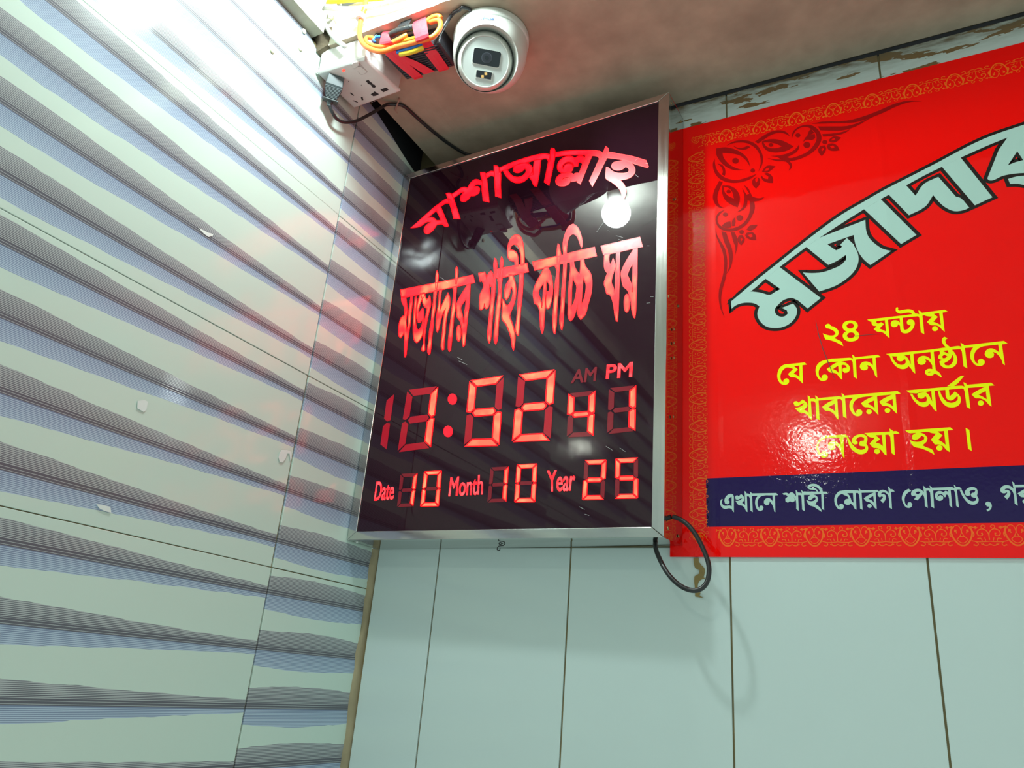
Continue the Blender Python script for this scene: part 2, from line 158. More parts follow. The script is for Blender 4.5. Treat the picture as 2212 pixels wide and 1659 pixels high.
ORN = """
O1 175,525 300,508 430,535 540,590 620,670 655,785 600,700 520,630 400,595 265,585 275,640 340,730 430,790 520,820 600,828 520,832 420,828 310,780 220,690 175,600 ; E 448,698 46,40 ;
O1 320,485 400,435 520,408 640,420 740,470 800,550 835,660 820,760 770,850 800,740 795,640 760,560 700,500 620,455 520,440 420,450 ;
O1 415,488 480,515 560,510 620,485 655,505 600,535 520,540 450,520 ; E 690,835 32,28 ;
O1 820,850 850,800 900,765 1010,775 950,830 890,865 / 850,845 880,805 925,795 905,835 ;
O1 850,880 900,870 950,900 975,950 975,1010 900,1005 840,980 805,930 815,905 850,945 905,955 910,920 ;
O1 765,930 795,960 785,1030 735,1090 695,1050 683,990 700,950 745,925 720,960 735,1005 755,985 ;
O1 155,665 160,740 190,830 260,910 360,955 480,965 600,935 750,880 660,950 540,995 420,1008 300,990 200,930 145,840 130,740 ;
O1 195,738 250,750 295,800 305,870 298,910 255,890 270,850 250,790 ;
O1 720,430 850,340 960,285 1080,270 1170,300 1215,360 1150,320 1060,305 960,330 860,390 765,455 ;
O1 820,425 900,400 1010,395 1120,420 1265,498 1180,550 1080,575 980,578 900,560 850,520 822,465 / 840,440 930,440 1020,460 1098,495 1050,515 950,520 880,495 ; E 945,475 32,26 ;
O1 1240,380 1250,300 1310,235 1400,200 1500,195 1580,235 1640,310 1655,390 1620,480 1540,570 1430,640 1310,685 1210,705 1240,750 1240,790 1195,838 1210,780 1190,740 1150,710 1020,700 895,662 1000,675 1090,680 1040,650 940,630 1060,622 1160,600 1260,555 1320,500 1340,470 1340,520 1300,575 1240,615 1170,645 1210,660 1330,630 1450,575 1540,490 1585,400 1580,330 1530,265 1460,225 1380,225 1300,270 1260,330 ;
E 1325,340 35,30 ; E 1450,475 48,44 ;
O1 1455,350 1480,280 1510,250 1555,305 ; O1 1400,430 1430,370 1490,335 1560,320 1568,380 1520,405 1450,400 ;
Z 230,1155 330,1135 560,1125 700,1090 860,1030 1000,970 1130,940 1260,948 1160,950 1040,985 900,1050 780,1100 640,1180 520,1215 400,1218 310,1215 290,1180 420,1180 560,1175 680,1140 760,1105 640,1140 450,1148 ;
Z 330,1250 430,1245 520,1230 590,1205 540,1240 450,1265 335,1275 ; O1 1702,435 1737,435 1702,465 1667,435 1702,405 ; E 1702,435 35,30 ;
O1 1755,410 1790,375 1840,352 1930,372 1880,420 1820,440 1775,432 / 1785,415 1810,385 1850,378 1835,405 ; O1 1750,460 1820,455 1880,490 1910,550 1830,560 1760,545 1728,500 / 1770,490 1820,480 1840,510 1800,525 ;
O1 1700,480 1720,520 1700,580 1660,632 1620,590 1605,540 1640,495 / 1650,540 1680,510 1690,540 1665,565 ;
O2 175,55 212,70 175,150 155,220 160,290 190,340 235,362 170,352 125,310 103,240 120,160 150,100 ;
O2 210,108 290,110 350,140 395,200 405,260 380,352 310,320 240,270 210,200 203,140 / 222,118 280,135 320,180 338,255 270,220 230,170 ; E 280,175 25,20 ;
O2 430,135 480,210 510,200 450,100 500,140 530,200 550,235 620,250 680,235 640,270 565,285 572,360 540,450 470,550 370,610 270,620 180,590 140,530 135,470 170,410 235,380 180,430 155,490 180,550 260,585 350,580 440,530 500,450 520,360 518,280 490,275 480,330 440,380 375,405 430,360 450,300 455,220 ;
E 243,432 28,22 ; E 404,470 37,32 ; O2 200,560 250,520 300,510 310,575 250,580 ; O2 315,560 320,500 350,465 355,520 345,560 ; E 425,627 26,22 ;
O2 480,600 520,555 605,548 570,590 520,615 ; O2 480,640 540,625 580,660 588,720 530,715 480,690 465,665 / 495,660 540,645 550,680 520,690 ; O2 430,660 460,700 450,740 418,778 385,735 380,700 400,665 / 410,700 430,690 435,715 420,735 ;
O2 135,590 150,660 190,730 240,820 262,940 258,1060 240,1160 210,1260 195,1360 200,1460 235,1590 190,1490 170,1390 172,1280 195,1190 220,1090 230,970 215,860 175,760 140,670 ;
O2 200,620 250,630 280,720 315,810 325,920 300,1030 250,1100 285,1020 285,920 270,830 230,740 ; O2 305,625 345,630 375,700 378,790 350,890 355,800 330,730
"""
# border repeat: strokes (width, x,y ...) in crop U, drawn for half a repeat and mirrored about x=855
UNIT = """
30 350,588 290,575 225,520 170,430 150,330 185,245 ; 13 350,345 330,270 285,228 225,236 190,290 ; 13 350,345 310,420 240,480 ; 16 290,432 350,424 ; 14 250,482 300,530 350,545 ;
40 232,345 238,300 ; 22 245,362 262,352 ; 20 140,430 122,380 160,300 ; 16 180,250 110,265 70,240 ; 14 85,295 80,250 ;
"""
MID = """
14 520,500 620,522 740,522 855,512 ; 17 855,490 850,380 805,315 735,292 665,318 640,370 668,412 725,408 745,378 ; 26 715,375 745,372 ;
12 770,292 728,262 742,228 785,228 806,256 780,270 ; 15 530,505 600,520 636,560 602,590 545,575 ; 22 545,578 575,578 ; 16 690,555 745,580 800,585 855,560 ; 13 720,545 745,575 ; 15 630,468 695,460 718,510 ; 13 770,450 785,500 ; 13 640,285 630,250 ; 13 660,262 600,268 520,240
"""
# ---------------------------------------------------------------- helpers
def cpx(tag, x, y): ox, oy, s = CROPS[tag]; return ox+x/s, oy+y/s
def soften(l, n=3):
    """round the gently turning stretches of an outline, keep its true corners"""
    N = len(l); T = []; out = []
    for i in range(N):
        a, b, c = l[i-1], l[i], l[(i+1) % N]; d1 = (b[0]-a[0], b[1]-a[1]); d2 = (c[0]-b[0], c[1]-b[1]); m1, m2 = math.hypot(*d1), math.hypot(*d2)
        if m1 < 1e-9 or m2 < 1e-9: T.append(None); continue
        cs = (d1[0]*d2[0]+d1[1]*d2[1])/(m1*m2)
        t = (d1[0]/m1+d2[0]/m2, d1[1]/m1+d2[1]/m2); k = math.hypot(*t)
        T.append(None if cs < .70 or max(m1, m2) > 5*min(m1, m2) else (t[0]/k, t[1]/k))
    for i in range(N):
        b, c = l[i], l[(i+1) % N]; out.append(b); L = math.hypot(c[0]-b[0], c[1]-b[1])
        if L < .8 or (T[i] is None and T[(i+1) % N] is None): continue
        e = ((c[0]-b[0])/L, (c[1]-b[1])/L); t0 = T[i] or e; t1 = T[(i+1) % N] or e
        for k in range(1, n):
            s = k/n; h0 = 2*s**3-3*s*s+1; h1 = s**3-2*s*s+s; h2 = -2*s**3+3*s*s; h3 = s**3-s*s
            out.append((h0*b[0]+h1*L*t0[0]+h2*c[0]+h3*L*t1[0], h0*b[1]+h1*L*t0[1]+h2*c[1]+h3*L*t1[1]))
    return out
def outlines(txt):
    """-> list of [outer, hole, hole...] in photograph pixels"""
    res = []; tag = None
    for part in txt.replace('\n', ' ').split(';'):
        loops = [[]]; tk = part.split(); i = 0
        while i < len(tk):
            t = tk[i]
            if t == '/': loops.append([])
            elif t == 'E':
                x, y = map(float, tk[i+1].split(',')); rx, ry = map(float, tk[i+2].split(',')); i += 2
                loops[-1] += [cpx(tag, x+rx*math.cos(a*math.tau/20), y+ry*math.sin(a*math.tau/20)) for a in range(20)]
            elif t in CROPS: tag = t
            else: x, y = map(float, t.split(',')); loops[-1].append(cpx(tag, x, y))
            i += 1
        loops = [soften(l) for l in loops if len(l) > 2]
        if loops: res.append(loops)
    return res
def add_plate(bm, loops, depth):
    """loops of 3-D points on one plane facing -y; front faces plus sides going back by depth"""
    tris = geometry.tessellate_polygon([[Vector((p.x, p.z, 0)) for p in l] for l in loops])
    flat = [p for l in loops for p in l]; vs = [bm.verts.new(p) for p in flat]
    for t in tris:
        a, b, c = (flat[i] for i in t)
        n = (b-a).cross(c-a).y
        if abs(n) < 1e-14: continue
        try: bm.faces.new([vs[i] for i in (t if n < 0 else t[::-1])])
        except ValueError: pass
    if depth:
        k = 0
        for l in loops:
            bk = [bm.verts.new(p+Vector((0, depth, 0))) for p in l]
            for i in range(len(l)):
                j = (i+1) % len(l)
                try: bm.faces.new((vs[k+i], vs[k+j], bk[j], bk[i]))
                except ValueError: pass
            k += len(l)
def link(name, me, m, parent=None):
    o = bpy.data.objects.new(name, me); COL.objects.link(o)
    if m is not None and hasattr(me, 'materials'): me.materials.append(m)
    if parent is not None: o.parent = parent
    return o
def obj(name, bm, m, parent=None, smooth=False):
    me = bpy.data.meshes.new(name); bmesh.ops.remove_doubles(bm, verts=bm.verts, dist=1e-7) if not getattr(bm, 'keep', False) and False else None
    bm.to_mesh(me); bm.free()
    if smooth:
        for p in me.polygons: p.use_smooth = True
    return link(name, me, m, parent)
def tag(o, label=None, cat=None, group=None, kind=None):
    if label: o['label'] = label
    if cat: o['category'] = cat
    if group: o['group'] = group
    if kind: o['kind'] = kind
    return o
def thing(name, label, cat, loc=(0, 0, 0), group=None):
    """Empty at the thing's base; parts are made in world coordinates, so it sits at loc and its children are shifted back"""
    o = bpy.data.objects.new(name, None); COL.objects.link(o); o.location = loc; o.empty_display_size = .02
    return tag(o, label, cat, group)
def settle(root):
    bpy.context.view_layer.update()
    inv = root.matrix_world.inverted()
    for c in root.children: c.matrix_parent_inverse = inv
def hexa(bm, q, r):
    """box from four front points q and four back points r"""
    v = [bm.verts.new(p) for p in list(q)+list(r)]
    for f in ((0, 1, 2, 3), (7, 6, 5, 4), (0, 4, 5, 1), (1, 5, 6, 2), (2, 6, 7, 3), (3, 7, 4, 0)): bm.faces.new([v[i] for i in f])
def box(bm, a, b):
    x0, y0, z0 = a; x1, y1, z1 = b
    hexa(bm, [Vector(p) for p in ((x0, y0, z0), (x1, y0, z0), (x1, y0, z1), (x0, y0, z1))], [Vector(p) for p in ((x0, y1, z0), (x1, y1, z0), (x1, y1, z1), (x0, y1, z1))])
    bmesh.ops.recalc_face_normals(bm, faces=bm.faces)
def bevel(bm, w, seg=2, ang=30):
    bmesh.ops.recalc_face_normals(bm, faces=bm.faces)
    ed = [e for e in bm.edges if len(e.link_faces) == 2 and e.calc_face_angle(0) > math.radians(ang)]
    bmesh.ops.bevel(bm, geom=ed, offset=w, segments=seg, affect='EDGES', profile=0.5, clamp_overlap=True)
def spline(P, n=6):
    P = [Vector(p) for p in P]; out = []
    for i in range(len(P)-1):
        a = P[max(i-1, 0)]; b = P[i]; c = P[i+1]; d = P[min(i+2, len(P)-1)]
        for k in range(n):
            t = k/n; out.append(.5*((2*b)+(-a+c)*t+(2*a-5*b+4*c-d)*t*t+(-a+3*b-3*c+d)*t**3))
    return out+[P[-1]]
def tube(bm, P, r, seg=10, n=6, flat=1.0):
    """swept cable; r may be a list (one radius per point)"""
    Q = spline(P, n); rings = []; up = Vector((0.3, 0.2, 1)).normalized()
    for i, p in enumerate(Q):
        d = (Q[min(i+1, len(Q)-1)]-Q[max(i-1, 0)]).normalized()
        s = d.cross(up)
        if s.length < 1e-3: s = d.cross(Vector((1, 0, 0)))
        s.normalize(); u = s.cross(d).normalized(); up = u
        rr = r if not isinstance(r, (list, tuple)) else r[min(i//n, len(r)-1)]
        rings.append([bm.verts.new(p+(s*math.cos(a)+u*math.sin(a)*flat)*rr) for a in [k*math.tau/seg for k in range(seg)]])
    for a, b in zip(rings, rings[1:]):
        for k in range(seg): bm.faces.new((a[k], a[(k+1) % seg], b[(k+1) % seg], b[k]))
    bm.faces.new(rings[0][::-1]); bm.faces.new(rings[-1])
    bmesh.ops.recalc_face_normals(bm, faces=bm.faces)
def lathe(bm, prof, centre, axis=Vector((0, 0, 1)), seg=48, cap=True):
    axis = Vector(axis).normalized(); s = axis.cross(Vector((0.13, 0.9, 0.2))).normalized(); t = axis.cross(s); centre = Vector(centre); rings = []
    for r, h in prof: rings.append([bm.verts.new(centre+axis*h+(s*math.cos(a)+t*math.sin(a))*max(r, 1e-5)) for a in [k*math.tau/seg for k in range(seg)]])
    for a, b in zip(rings, rings[1:]):
        for k in range(seg): bm.faces.new((a[k], a[(k+1) % seg], b[(k+1) % seg], b[k]))
    if cap: bm.faces.new(rings[0]); bm.faces.new(rings[-1])
    bmesh.ops.recalc_face_normals(bm, faces=bm.faces)
# ---------------------------------------------------------------- materials
def mat(name, col=(.8, .8, .8), rough=.5, metal=0.0, coat=0.0, emis=None, es=0.0, bump=0.0, bscale=60.0, vary=0.0, vscale=8.0, spec=.5, aniso=0.0):
    M = bpy.data.materials.new(name); M.use_nodes = True; N = M.node_tree.nodes; L = M.node_tree.links; b = N['Principled BSDF']
    b.inputs['Base Color'].default_value = (*col, 1); b.inputs['Roughness'].default_value = rough; b.inputs['Metallic'].default_value = metal
    b.inputs['Coat Weight'].default_value = coat; b.inputs['Coat Roughness'].default_value = .03; b.inputs['Specular IOR Level'].default_value = spec
    b.inputs['Anisotropic'].default_value = aniso
    if emis: b.inputs['Emission Color'].default_value = (*emis, 1); b.inputs['Emission Strength'].default_value = es
    tc = N.new('ShaderNodeTexCoord')
    if bump:
        n = N.new('ShaderNodeTexNoise'); n.inputs['Scale'].default_value = bscale; n.inputs['Detail'].default_value = 5; L.new(tc.outputs['Object'], n.inputs['Vector'])
        bp = N.new('ShaderNodeBump'); bp.inputs['Strength'].default_value = bump; bp.inputs['Distance'].default_value = .002; L.new(n.outputs[0], bp.inputs['Height'])
        L.new(bp.outputs[0], b.inputs['Normal']); L.new(bp.outputs[0], b.inputs['Coat Normal'])
    if vary:
        n = N.new('ShaderNodeTexNoise'); n.inputs['Scale'].default_value = vscale; n.inputs['Detail'].default_value = 6; L.new(tc.outputs['Object'], n.inputs['Vector'])
        mx = N.new('ShaderNodeMix'); mx.data_type = 'RGBA'; mx.inputs['A'].default_value = (*[c*(1-vary) for c in col], 1); mx.inputs['B'].default_value = (*[min(1, c*(1+vary)) for c in col], 1)
        L.new(n.outputs[0], mx.inputs['Factor']); L.new(mx.outputs['Result'], b.inputs['Base Color'])
    return M
def nd(M, t, **kw):
    n = M.node_tree.nodes.new(t)
    for k, v in kw.items(): setattr(n, k, v)
    return n
def mth(M, op, a, b=None, c=None, clamp=False):
    n = M.node_tree.nodes.new('ShaderNodeMath'); n.operation = op; n.use_clamp = clamp
    for i, x in enumerate((a, b, c)):
        if x is None: continue
        if isinstance(x, (int, float)): n.inputs[i].default_value = x
        else: M.node_tree.links.new(x, n.inputs[i])
    return n.outputs[0]
def mixc(M, f, a, b):
    n = M.node_tree.nodes.new('ShaderNodeMix'); n.data_type = 'RGBA'
    for k, x in (('Factor', f), ('A', a), ('B', b)):
        if isinstance(x, (int, float)): n.inputs[k].default_value = x
        elif isinstance(x, tuple): n.inputs[k].default_value = (*x, 1)
        else: M.node_tree.links.new(x, n.inputs[k])
    return n.outputs['Result']
def noise_n(M, vec, scale, detail=3.0):
    n = nd(M, 'ShaderNodeTexNoise'); n.inputs['Scale'].default_value = scale; n.inputs['Detail'].default_value = detail
    M.node_tree.links.new(vec, n.inputs['Vector']); return n.outputs[0]
def sep_uv(M):
    tc = nd(M, 'ShaderNodeTexCoord'); s = nd(M, 'ShaderNodeSeparateXYZ'); M.node_tree.links.new(tc.outputs['UV'], s.inputs[0]); return tc, s
# striped wall tile: printed pin-stripe waves on glossy pale ceramic, four to a tile; blue reflection painted in
def striped_mat():
    M = mat('striped_tile', rough=.13, coat=.0, spec=.40); L = M.node_tree.links; b = M.node_tree.nodes['Principled BSDF']
    tc, s = sep_uv(M); u, v = s.outputs[0], s.outputs[1]
    geo = nd(M, 'ShaderNodeNewGeometry'); ob = geo.outputs['Position']
    wv = mth(M, 'DIVIDE', mth(M, 'SUBTRACT', v, .125), .2525); k = mth(M, 'ROUND', wv); d = mth(M, 'MULTIPLY', mth(M, 'SUBTRACT', wv, k), .2525)
    cr = nd(M, 'ShaderNodeValToRGB'); e = cr.color_ramp.elements; cr.color_ramp.interpolation = 'B_SPLINE'
    e[0].position = 0; e[0].color = (.74,)*3+(1,); e[1].position = 1; e[1].color = (.24,)*3+(1,)
    for p, c in ((.16, .99), (.37, .78), (.65, .53)): x = e.new(p); x.color = (c,)*3+(1,)
    L.new(u, cr.inputs[0])
    jag = noise_n(M, ob, 22, 1)
    h = mth(M, 'ADD', mth(M, 'MULTIPLY', cr.outputs[0], .1), mth(M, 'MULTIPLY', mth(M, 'SUBTRACT', jag, .5), .012))
    ad = mth(M, 'ABSOLUTE', d); inside = mth(M, 'LESS_THAN', ad, h); rel = mth(M, 'DIVIDE', ad, h)
    ph = mth(M, 'FRACT', mth(M, 'MULTIPLY', v, 160.0))
    core = mth(M, 'LESS_THAN', ad, .0125)
    thick = mth(M, 'ADD', mth(M, 'MULTIPLY', mth(M, 'SUBTRACT', 1.0, rel, clamp=True), .38), .26)
    fine = mth(M, 'LESS_THAN', ph, thick)
    slit = mth(M, 'LESS_THAN', mth(M, 'ABSOLUTE', mth(M, 'SUBTRACT', ad, .0052)), .0009)
    line = mth(M, 'ADD', mth(M, 'MULTIPLY', fine, mth(M, 'SUBTRACT', 1.0, core)), mth(M, 'MULTIPLY', core, mth(M, 'SUBTRACT', 1.0, slit)), clamp=True)
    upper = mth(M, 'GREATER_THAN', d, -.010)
    linecol = mixc(M, upper, (.19, .24, .36), (.115, .115, .14)); gap = mixc(M, upper, (.43, .53, .66), (.42, .445, .455))  # bluish lower tones stand in for the reflection on the ribs
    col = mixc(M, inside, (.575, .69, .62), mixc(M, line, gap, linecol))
    L.new(col, b.inputs['Base Color'])
    # fine relief of the ribs and the slight waviness of the glaze
    hgt = mth(M, 'ADD', mth(M, 'MULTIPLY', mth(M, 'MULTIPLY', line, inside), .00006), mth(M, 'MULTIPLY', noise_n(M, ob, 9, 2), .0007))
    bp = nd(M, 'ShaderNodeBump'); bp.inputs['Strength'].default_value = 1.0; bp.inputs['Distance'].default_value = 1.0; L.new(hgt, bp.inputs['Height']); L.new(bp.outputs[0], b.inputs['Normal'])
    return M
def plain_tile_mat():
    M = mat('plain_tile', (.58, .685, .67), rough=.10, spec=.5); L = M.node_tree.links; b = M.node_tree.nodes['Principled BSDF']
    geo = nd(M, 'ShaderNodeNewGeometry'); P = geo.outputs['Position']
    mp = nd(M, 'ShaderNodeMapping'); mp.inputs['Scale'].default_value = (1, 1, 4.5); L.new(P, mp.inputs['Vector'])
    bp = nd(M, 'ShaderNodeBump'); bp.inputs['Strength'].default_value = 1; bp.inputs['Distance'].default_value = .0006; L.new(noise_n(M, P, 7, 2), bp.inputs['Height']); L.new(bp.outputs[0], b.inputs['Normal'])
    # splashes of brown dirt and soot on the strip left open above the banner
    s = nd(M, 'ShaderNodeSeparateXYZ'); L.new(P, s.inputs[0])
    n1 = noise_n(M, mp.outputs[0], 9, 8); n2 = noise_n(M, mp.outputs[0], 26, 6)
    hi = mth(M, 'DIVIDE', mth(M, 'SUBTRACT', s.outputs[2], 1.168), .075, clamp=True)
    m1 = mth(M, 'MULTIPLY', mth(M, 'GREATER_THAN', n1, mth(M, 'SUBTRACT', .61, mth(M, 'MULTIPLY', hi, .10))), mth(M, 'GREATER_THAN', hi, .02))
    soot = mth(M, 'POWER', hi, 1.5)
    m2 = mth(M, 'MULTIPLY', soot, mth(M, 'MULTIPLY', n2, 1.9), clamp=True)
    c = mixc(M, m1, (.58, .685, .67), (.20, .12, .05)); c = mixc(M, m2, c, (.13, .10, .06)); L.new(c, b.inputs['Base Color'])
    return M
def led_mat(name, c0, c1, s0, s1, scale, dots=True):
    """red acrylic lit from behind by separate diodes: brighter patches where a diode sits"""
    M = mat(name, (.25, .01, .01), rough=.25, spec=.5); L = M.node_tree.links; b = M.node_tree.nodes['Principled BSDF']
    geo = nd(M, 'ShaderNodeNewGeometry'); n = noise_n(M, geo.outputs['Position'], scale, 1.5)
    r = nd(M, 'ShaderNodeMapRange'); r.inputs[1].default_value = .42; r.inputs[2].default_value = .66; L.new(n, r.inputs[0])
    L.new(mixc(M, r.outputs[0], c0, c1), b.inputs['Emission Color']); L.new(mth(M, 'ADD', s0, mth(M, 'MULTIPLY', r.outputs[0], s1-s0)), b.inputs['Emission Strength'])
    return M
def plaster(name, col, bump=.9):
    M = mat(name, col, rough=.9, spec=.2); L = M.node_tree.links; b = M.node_tree.nodes['Principled BSDF']
    geo = nd(M, 'ShaderNodeNewGeometry'); P = geo.outputs['Position']; n = noise_n(M, P, 14, 8); n3 = noise_n(M, P, 90, 6)
    r = nd(M, 'ShaderNodeMapRange'); r.inputs[1].default_value = .3; r.inputs[2].default_value = .75; L.new(n, r.inputs[0])
    L.new(mixc(M, r.outputs[0], tuple(c*.78 for c in col), tuple(min(1, c*1.12) for c in col)), b.inputs['Base Color'])
    bp = nd(M, 'ShaderNodeBump'); bp.inputs['Strength'].default_value = bump; bp.inputs['Distance'].default_value = .002; L.new(mth(M, 'ADD', n, mth(M, 'MULTIPLY', n3, .5)), bp.inputs['Height']); L.new(bp.outputs[0], b.inputs['Normal'])
    return M
def steel_mat(name, rough=.16, col=(.62, .62, .60), vertical=True):
    M = mat(name, col, rough=rough, metal=1.0, aniso=.5); L = M.node_tree.links; b = M.node_tree.nodes['Principled BSDF']
    geo = nd(M, 'ShaderNodeNewGeometry'); mp = nd(M, 'ShaderNodeMapping'); mp.inputs['Scale'].default_value = (260, 260, 5) if vertical else (5, 260, 260); L.new(geo.outputs['Position'], mp.inputs['Vector'])
    n = noise_n(M, mp.outputs[0], 1, 3); n2 = noise_n(M, geo.outputs['Position'], 14, 3)
    r = nd(M, 'ShaderNodeMapRange'); r.inputs[3].default_value = rough*.6; r.inputs[4].default_value = rough*1.5; L.new(n, r.inputs[0]); L.new(r.outputs[0], b.inputs['Roughness'])
    bp = nd(M, 'ShaderNodeBump'); bp.inputs['Strength'].default_value = .5; bp.inputs['Distance'].default_value = .0006; L.new(mth(M, 'ADD', mth(M, 'MULTIPLY', n, .02), n2), bp.inputs['Height']); L.new(bp.outputs[0], b.inputs['Normal'])
    return M
def vinyl(name, col, rough=.06):
    """glossy banner print over glue bubbles and faint creases"""
    M = mat(name, col, rough=rough, spec=.28); L = M.node_tree.links; b = M.node_tree.nodes['Principled BSDF']
    geo = nd(M, 'ShaderNodeNewGeometry'); P = geo.outputs['Position']
    a = noise_n(M, P, 160, 3); c = noise_n(M, P, 8, 3); s = nd(M, 'ShaderNodeSeparateXYZ'); L.new(P, s.inputs[0])
    low = mth(M, 'SUBTRACT', 1.0, mth(M, 'DIVIDE', mth(M, 'SUBTRACT', s.outputs[2], .30), .35), clamp=True)
    cr = mth(M, 'ABSOLUTE', mth(M, 'SUBTRACT', s.outputs[0], mth(M, 'ADD', 1.067, mth(M, 'MULTIPLY', mth(M, 'SUBTRACT', c, .5), .02)))); crease = mth(M, 'MULTIPLY', mth(M, 'SUBTRACT', 1.0, mth(M, 'DIVIDE', cr, .012), clamp=True), .35)
    cr2 = mth(M, 'ABSOLUTE', mth(M, 'SUBTRACT', s.outputs[0], .752)); crease2 = mth(M, 'MULTIPLY', mth(M, 'SUBTRACT', 1.0, mth(M, 'DIVIDE', cr2, .008), clamp=True), .15)
    h = mth(M, 'ADD', mth(M, 'ADD', mth(M, 'MULTIPLY', mth(M, 'MULTIPLY', a, .13), mth(M, 'ADD', .25, low)), mth(M, 'MULTIPLY', c, .8)), mth(M, 'ADD', crease, crease2))
    bp = nd(M, 'ShaderNodeBump'); bp.inputs['Strength'].default_value = 1; bp.inputs['Distance'].default_value = .0016; L.new(h, bp.inputs['Height']); L.new(bp.outputs[0], b.inputs['Normal'])
    return M
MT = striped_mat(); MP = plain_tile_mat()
M_grout = plaster('grout', (.24, .19, .10), .6); M_mortar = plaster('mortar', (.36, .30, .19), 1.0)
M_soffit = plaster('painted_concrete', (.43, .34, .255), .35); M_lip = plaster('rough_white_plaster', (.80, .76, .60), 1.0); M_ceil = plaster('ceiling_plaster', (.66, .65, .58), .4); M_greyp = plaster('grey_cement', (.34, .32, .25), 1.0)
M_dark = plaster('dark_cavity', (.03, .03, .035), .5)
M_steelv = steel_mat('brushed_steel_upright', .15); M_steelh = steel_mat('brushed_steel_cross', .12, vertical=False); M_side = steel_mat('polished_steel_side', .07, (.52, .51, .49))
M_panel = mat('smoked_acrylic', (.022, .005, .012), rough=.015, spec=.42, bump=.02, bscale=3)  # red tint of the base colour stands in for a faint internal glow
M_on = led_mat('lit_segment', (1, .042, .022), (1, .070, .030), 4.2, 5.6, 30); M_word = led_mat('lit_red_letter', (1, .0014, .007), (1, .055, .022), 3.8, 5.4, 24)
M_arch = led_mat('lit_arched_letter', (1, .0, .006), (1, .004, .010), 3.6, 5.2, 26); M_lab = led_mat('lit_small_letter', (1, .006, .012), (1, .03, .035), 3.2, 4.4, 60); M_rim = mat('red_letter_rim', (.3, .0, .005), rough=.3, emis=(1, .0, .003), es=2.0)
M_off = mat('unlit_segment', (.52, .006, .022), rough=.2); M_off2 = mat('dim_segment', (.25, .010, .022), rough=.2)  # red base colour stands in for backlight leaking into unlit segments
M_red = vinyl('red_vinyl', (1.0, .003, .002)); M_navy = vinyl('navy_vinyl', (.014, .004, .070)); M_yel = vinyl('yellow_print', (1.0, 1.0, .0)); M_white = vinyl('white_print', (.46, .66, .60)); M_black = vinyl('black_print', (.018, .014, .013)); M_dred = vinyl('dark_red_print', (.34, .003, .004)); M_orange = vinyl('orange_print', (1.0, .15, .012))
M_screw = mat('brass_screw', (.35, .27, .12), rough=.35, metal=.9); M_blackc = mat('black_cable_sheath', (.018, .018, .02), rough=.32, bump=.2, bscale=120)
M_wplastic = mat('white_plastic', (.62, .60, .57), rough=.4, bump=.05, bscale=200, vary=.05, vscale=30); M_socketdark = mat('socket_slot_dark', (.012, .01, .01), rough=.6)
M_grey = mat('grey_plug_rubber', (.05, .065, .07), rough=.4); M_orangec = mat('orange_cable_sheath', (.95, .20, .03), rough=.35); M_yellc = mat('yellow_cable_sheath', (.75, .52, .02), rough=.4); M_bluec = mat('blue_cable_sheath', (.02, .16, .60), rough=.4)
M_brick = mat('black_ribbed_plastic', (.028, .026, .034), rough=.45, bump=.1, bscale=300); M_tapep = mat('red_insulating_tape', (.80, .035, .06), rough=.38, bump=.6, bscale=60); M_btape = mat('black_insulating_tape', (.02, .022, .024), rough=.3, bump=1.0, bscale=150)
M_strip = mat('clear_light_strip_sleeve', (.86, .90, .82), rough=.2); M_led = mat('strip_diode', (.85, .75, .45), rough=.3); M_cam = mat('white_camera_shell', (.60, .62, .57), rough=.28, bump=.03, bscale=200); M_face = mat('camera_faceplate', (.54, .58, .55), rough=.22)
M_glass = mat('black_glass', (.006, .009, .013), rough=.06, spec=.6); M_lens = mat('lens_ring', (.02, .022, .03), rough=.3); M_ink = mat('blue_grey_ink', (.05, .10, .20), rough=.5)
M_scrap_glint = mat('white_residue_and_glint', (.72, .76, .74), rough=.6); M_stain = plaster('dried_brown_glue', (.30, .22, .09), .6); M_plug = mat('wall_plug_plastic', (.62, .62, .46), rough=.6)
# ---------------------------------------------------------------- back wall: tall plain tiles, joints filled with brown grout
wb = bpy.data.objects.new('wall_back', None); COL.objects.link(wb); tag(wb, kind='structure')
bm = bmesh.new(); box(bm, (-.10, .0035, -.95), (2.6, .12, 1.40)); obj('grout_bed', bm, M_grout, wb)
def tile_mesh(x0, z0, x1, z1, name):
    bm = bmesh.new(); box(bm, (0, 0, 0), (x1-x0, .008, z1-z0)); bevel(bm, .0009, 2); me = bpy.data.meshes.new(name); bm.to_mesh(me); bm.free(); me.materials.append(MP); return me
xs = [.012, .169, .466, .766, 1.069, 1.37, 1.67, 1.97, 2.27, 2.57]; g = .0016; cache = {}
rows = [(-.95, -.59), (-.59, -.22), (-.22, .25), (.25, .67), (.67, 1.09)]
for z0, z1 in rows:
    for a, b in zip(xs, xs[1:]):
        key = (round(b-a, 3), round(z1-z0, 3))
        if key not in cache: cache[key] = tile_mesh(a+g, z0+g, b-g, z1-g, 'tile')
        o = bpy.data.objects.new('tile', cache[key]); COL.objects.link(o); o.parent = wb; o.location = (a+g, random.uniform(-.0005, .0003), z0+g); o.rotation_euler = (random.uniform(-.0012, .0012), 0, random.uniform(-.0015, .0015))
tx = [.012, .176, .4763, .7792, 1.0821, 1.385, 1.688, 1.99, 2.29, 2.57]
for a, b in zip(tx, tx[1:]):
    o = bpy.data.objects.new('tile', tile_mesh(a+g, 1.09+g, b-g, 1.238, 'tile')); COL.objects.link(o); o.parent = wb; o.location = (a+g, random.uniform(-.0004, .0003), 1.09+g)
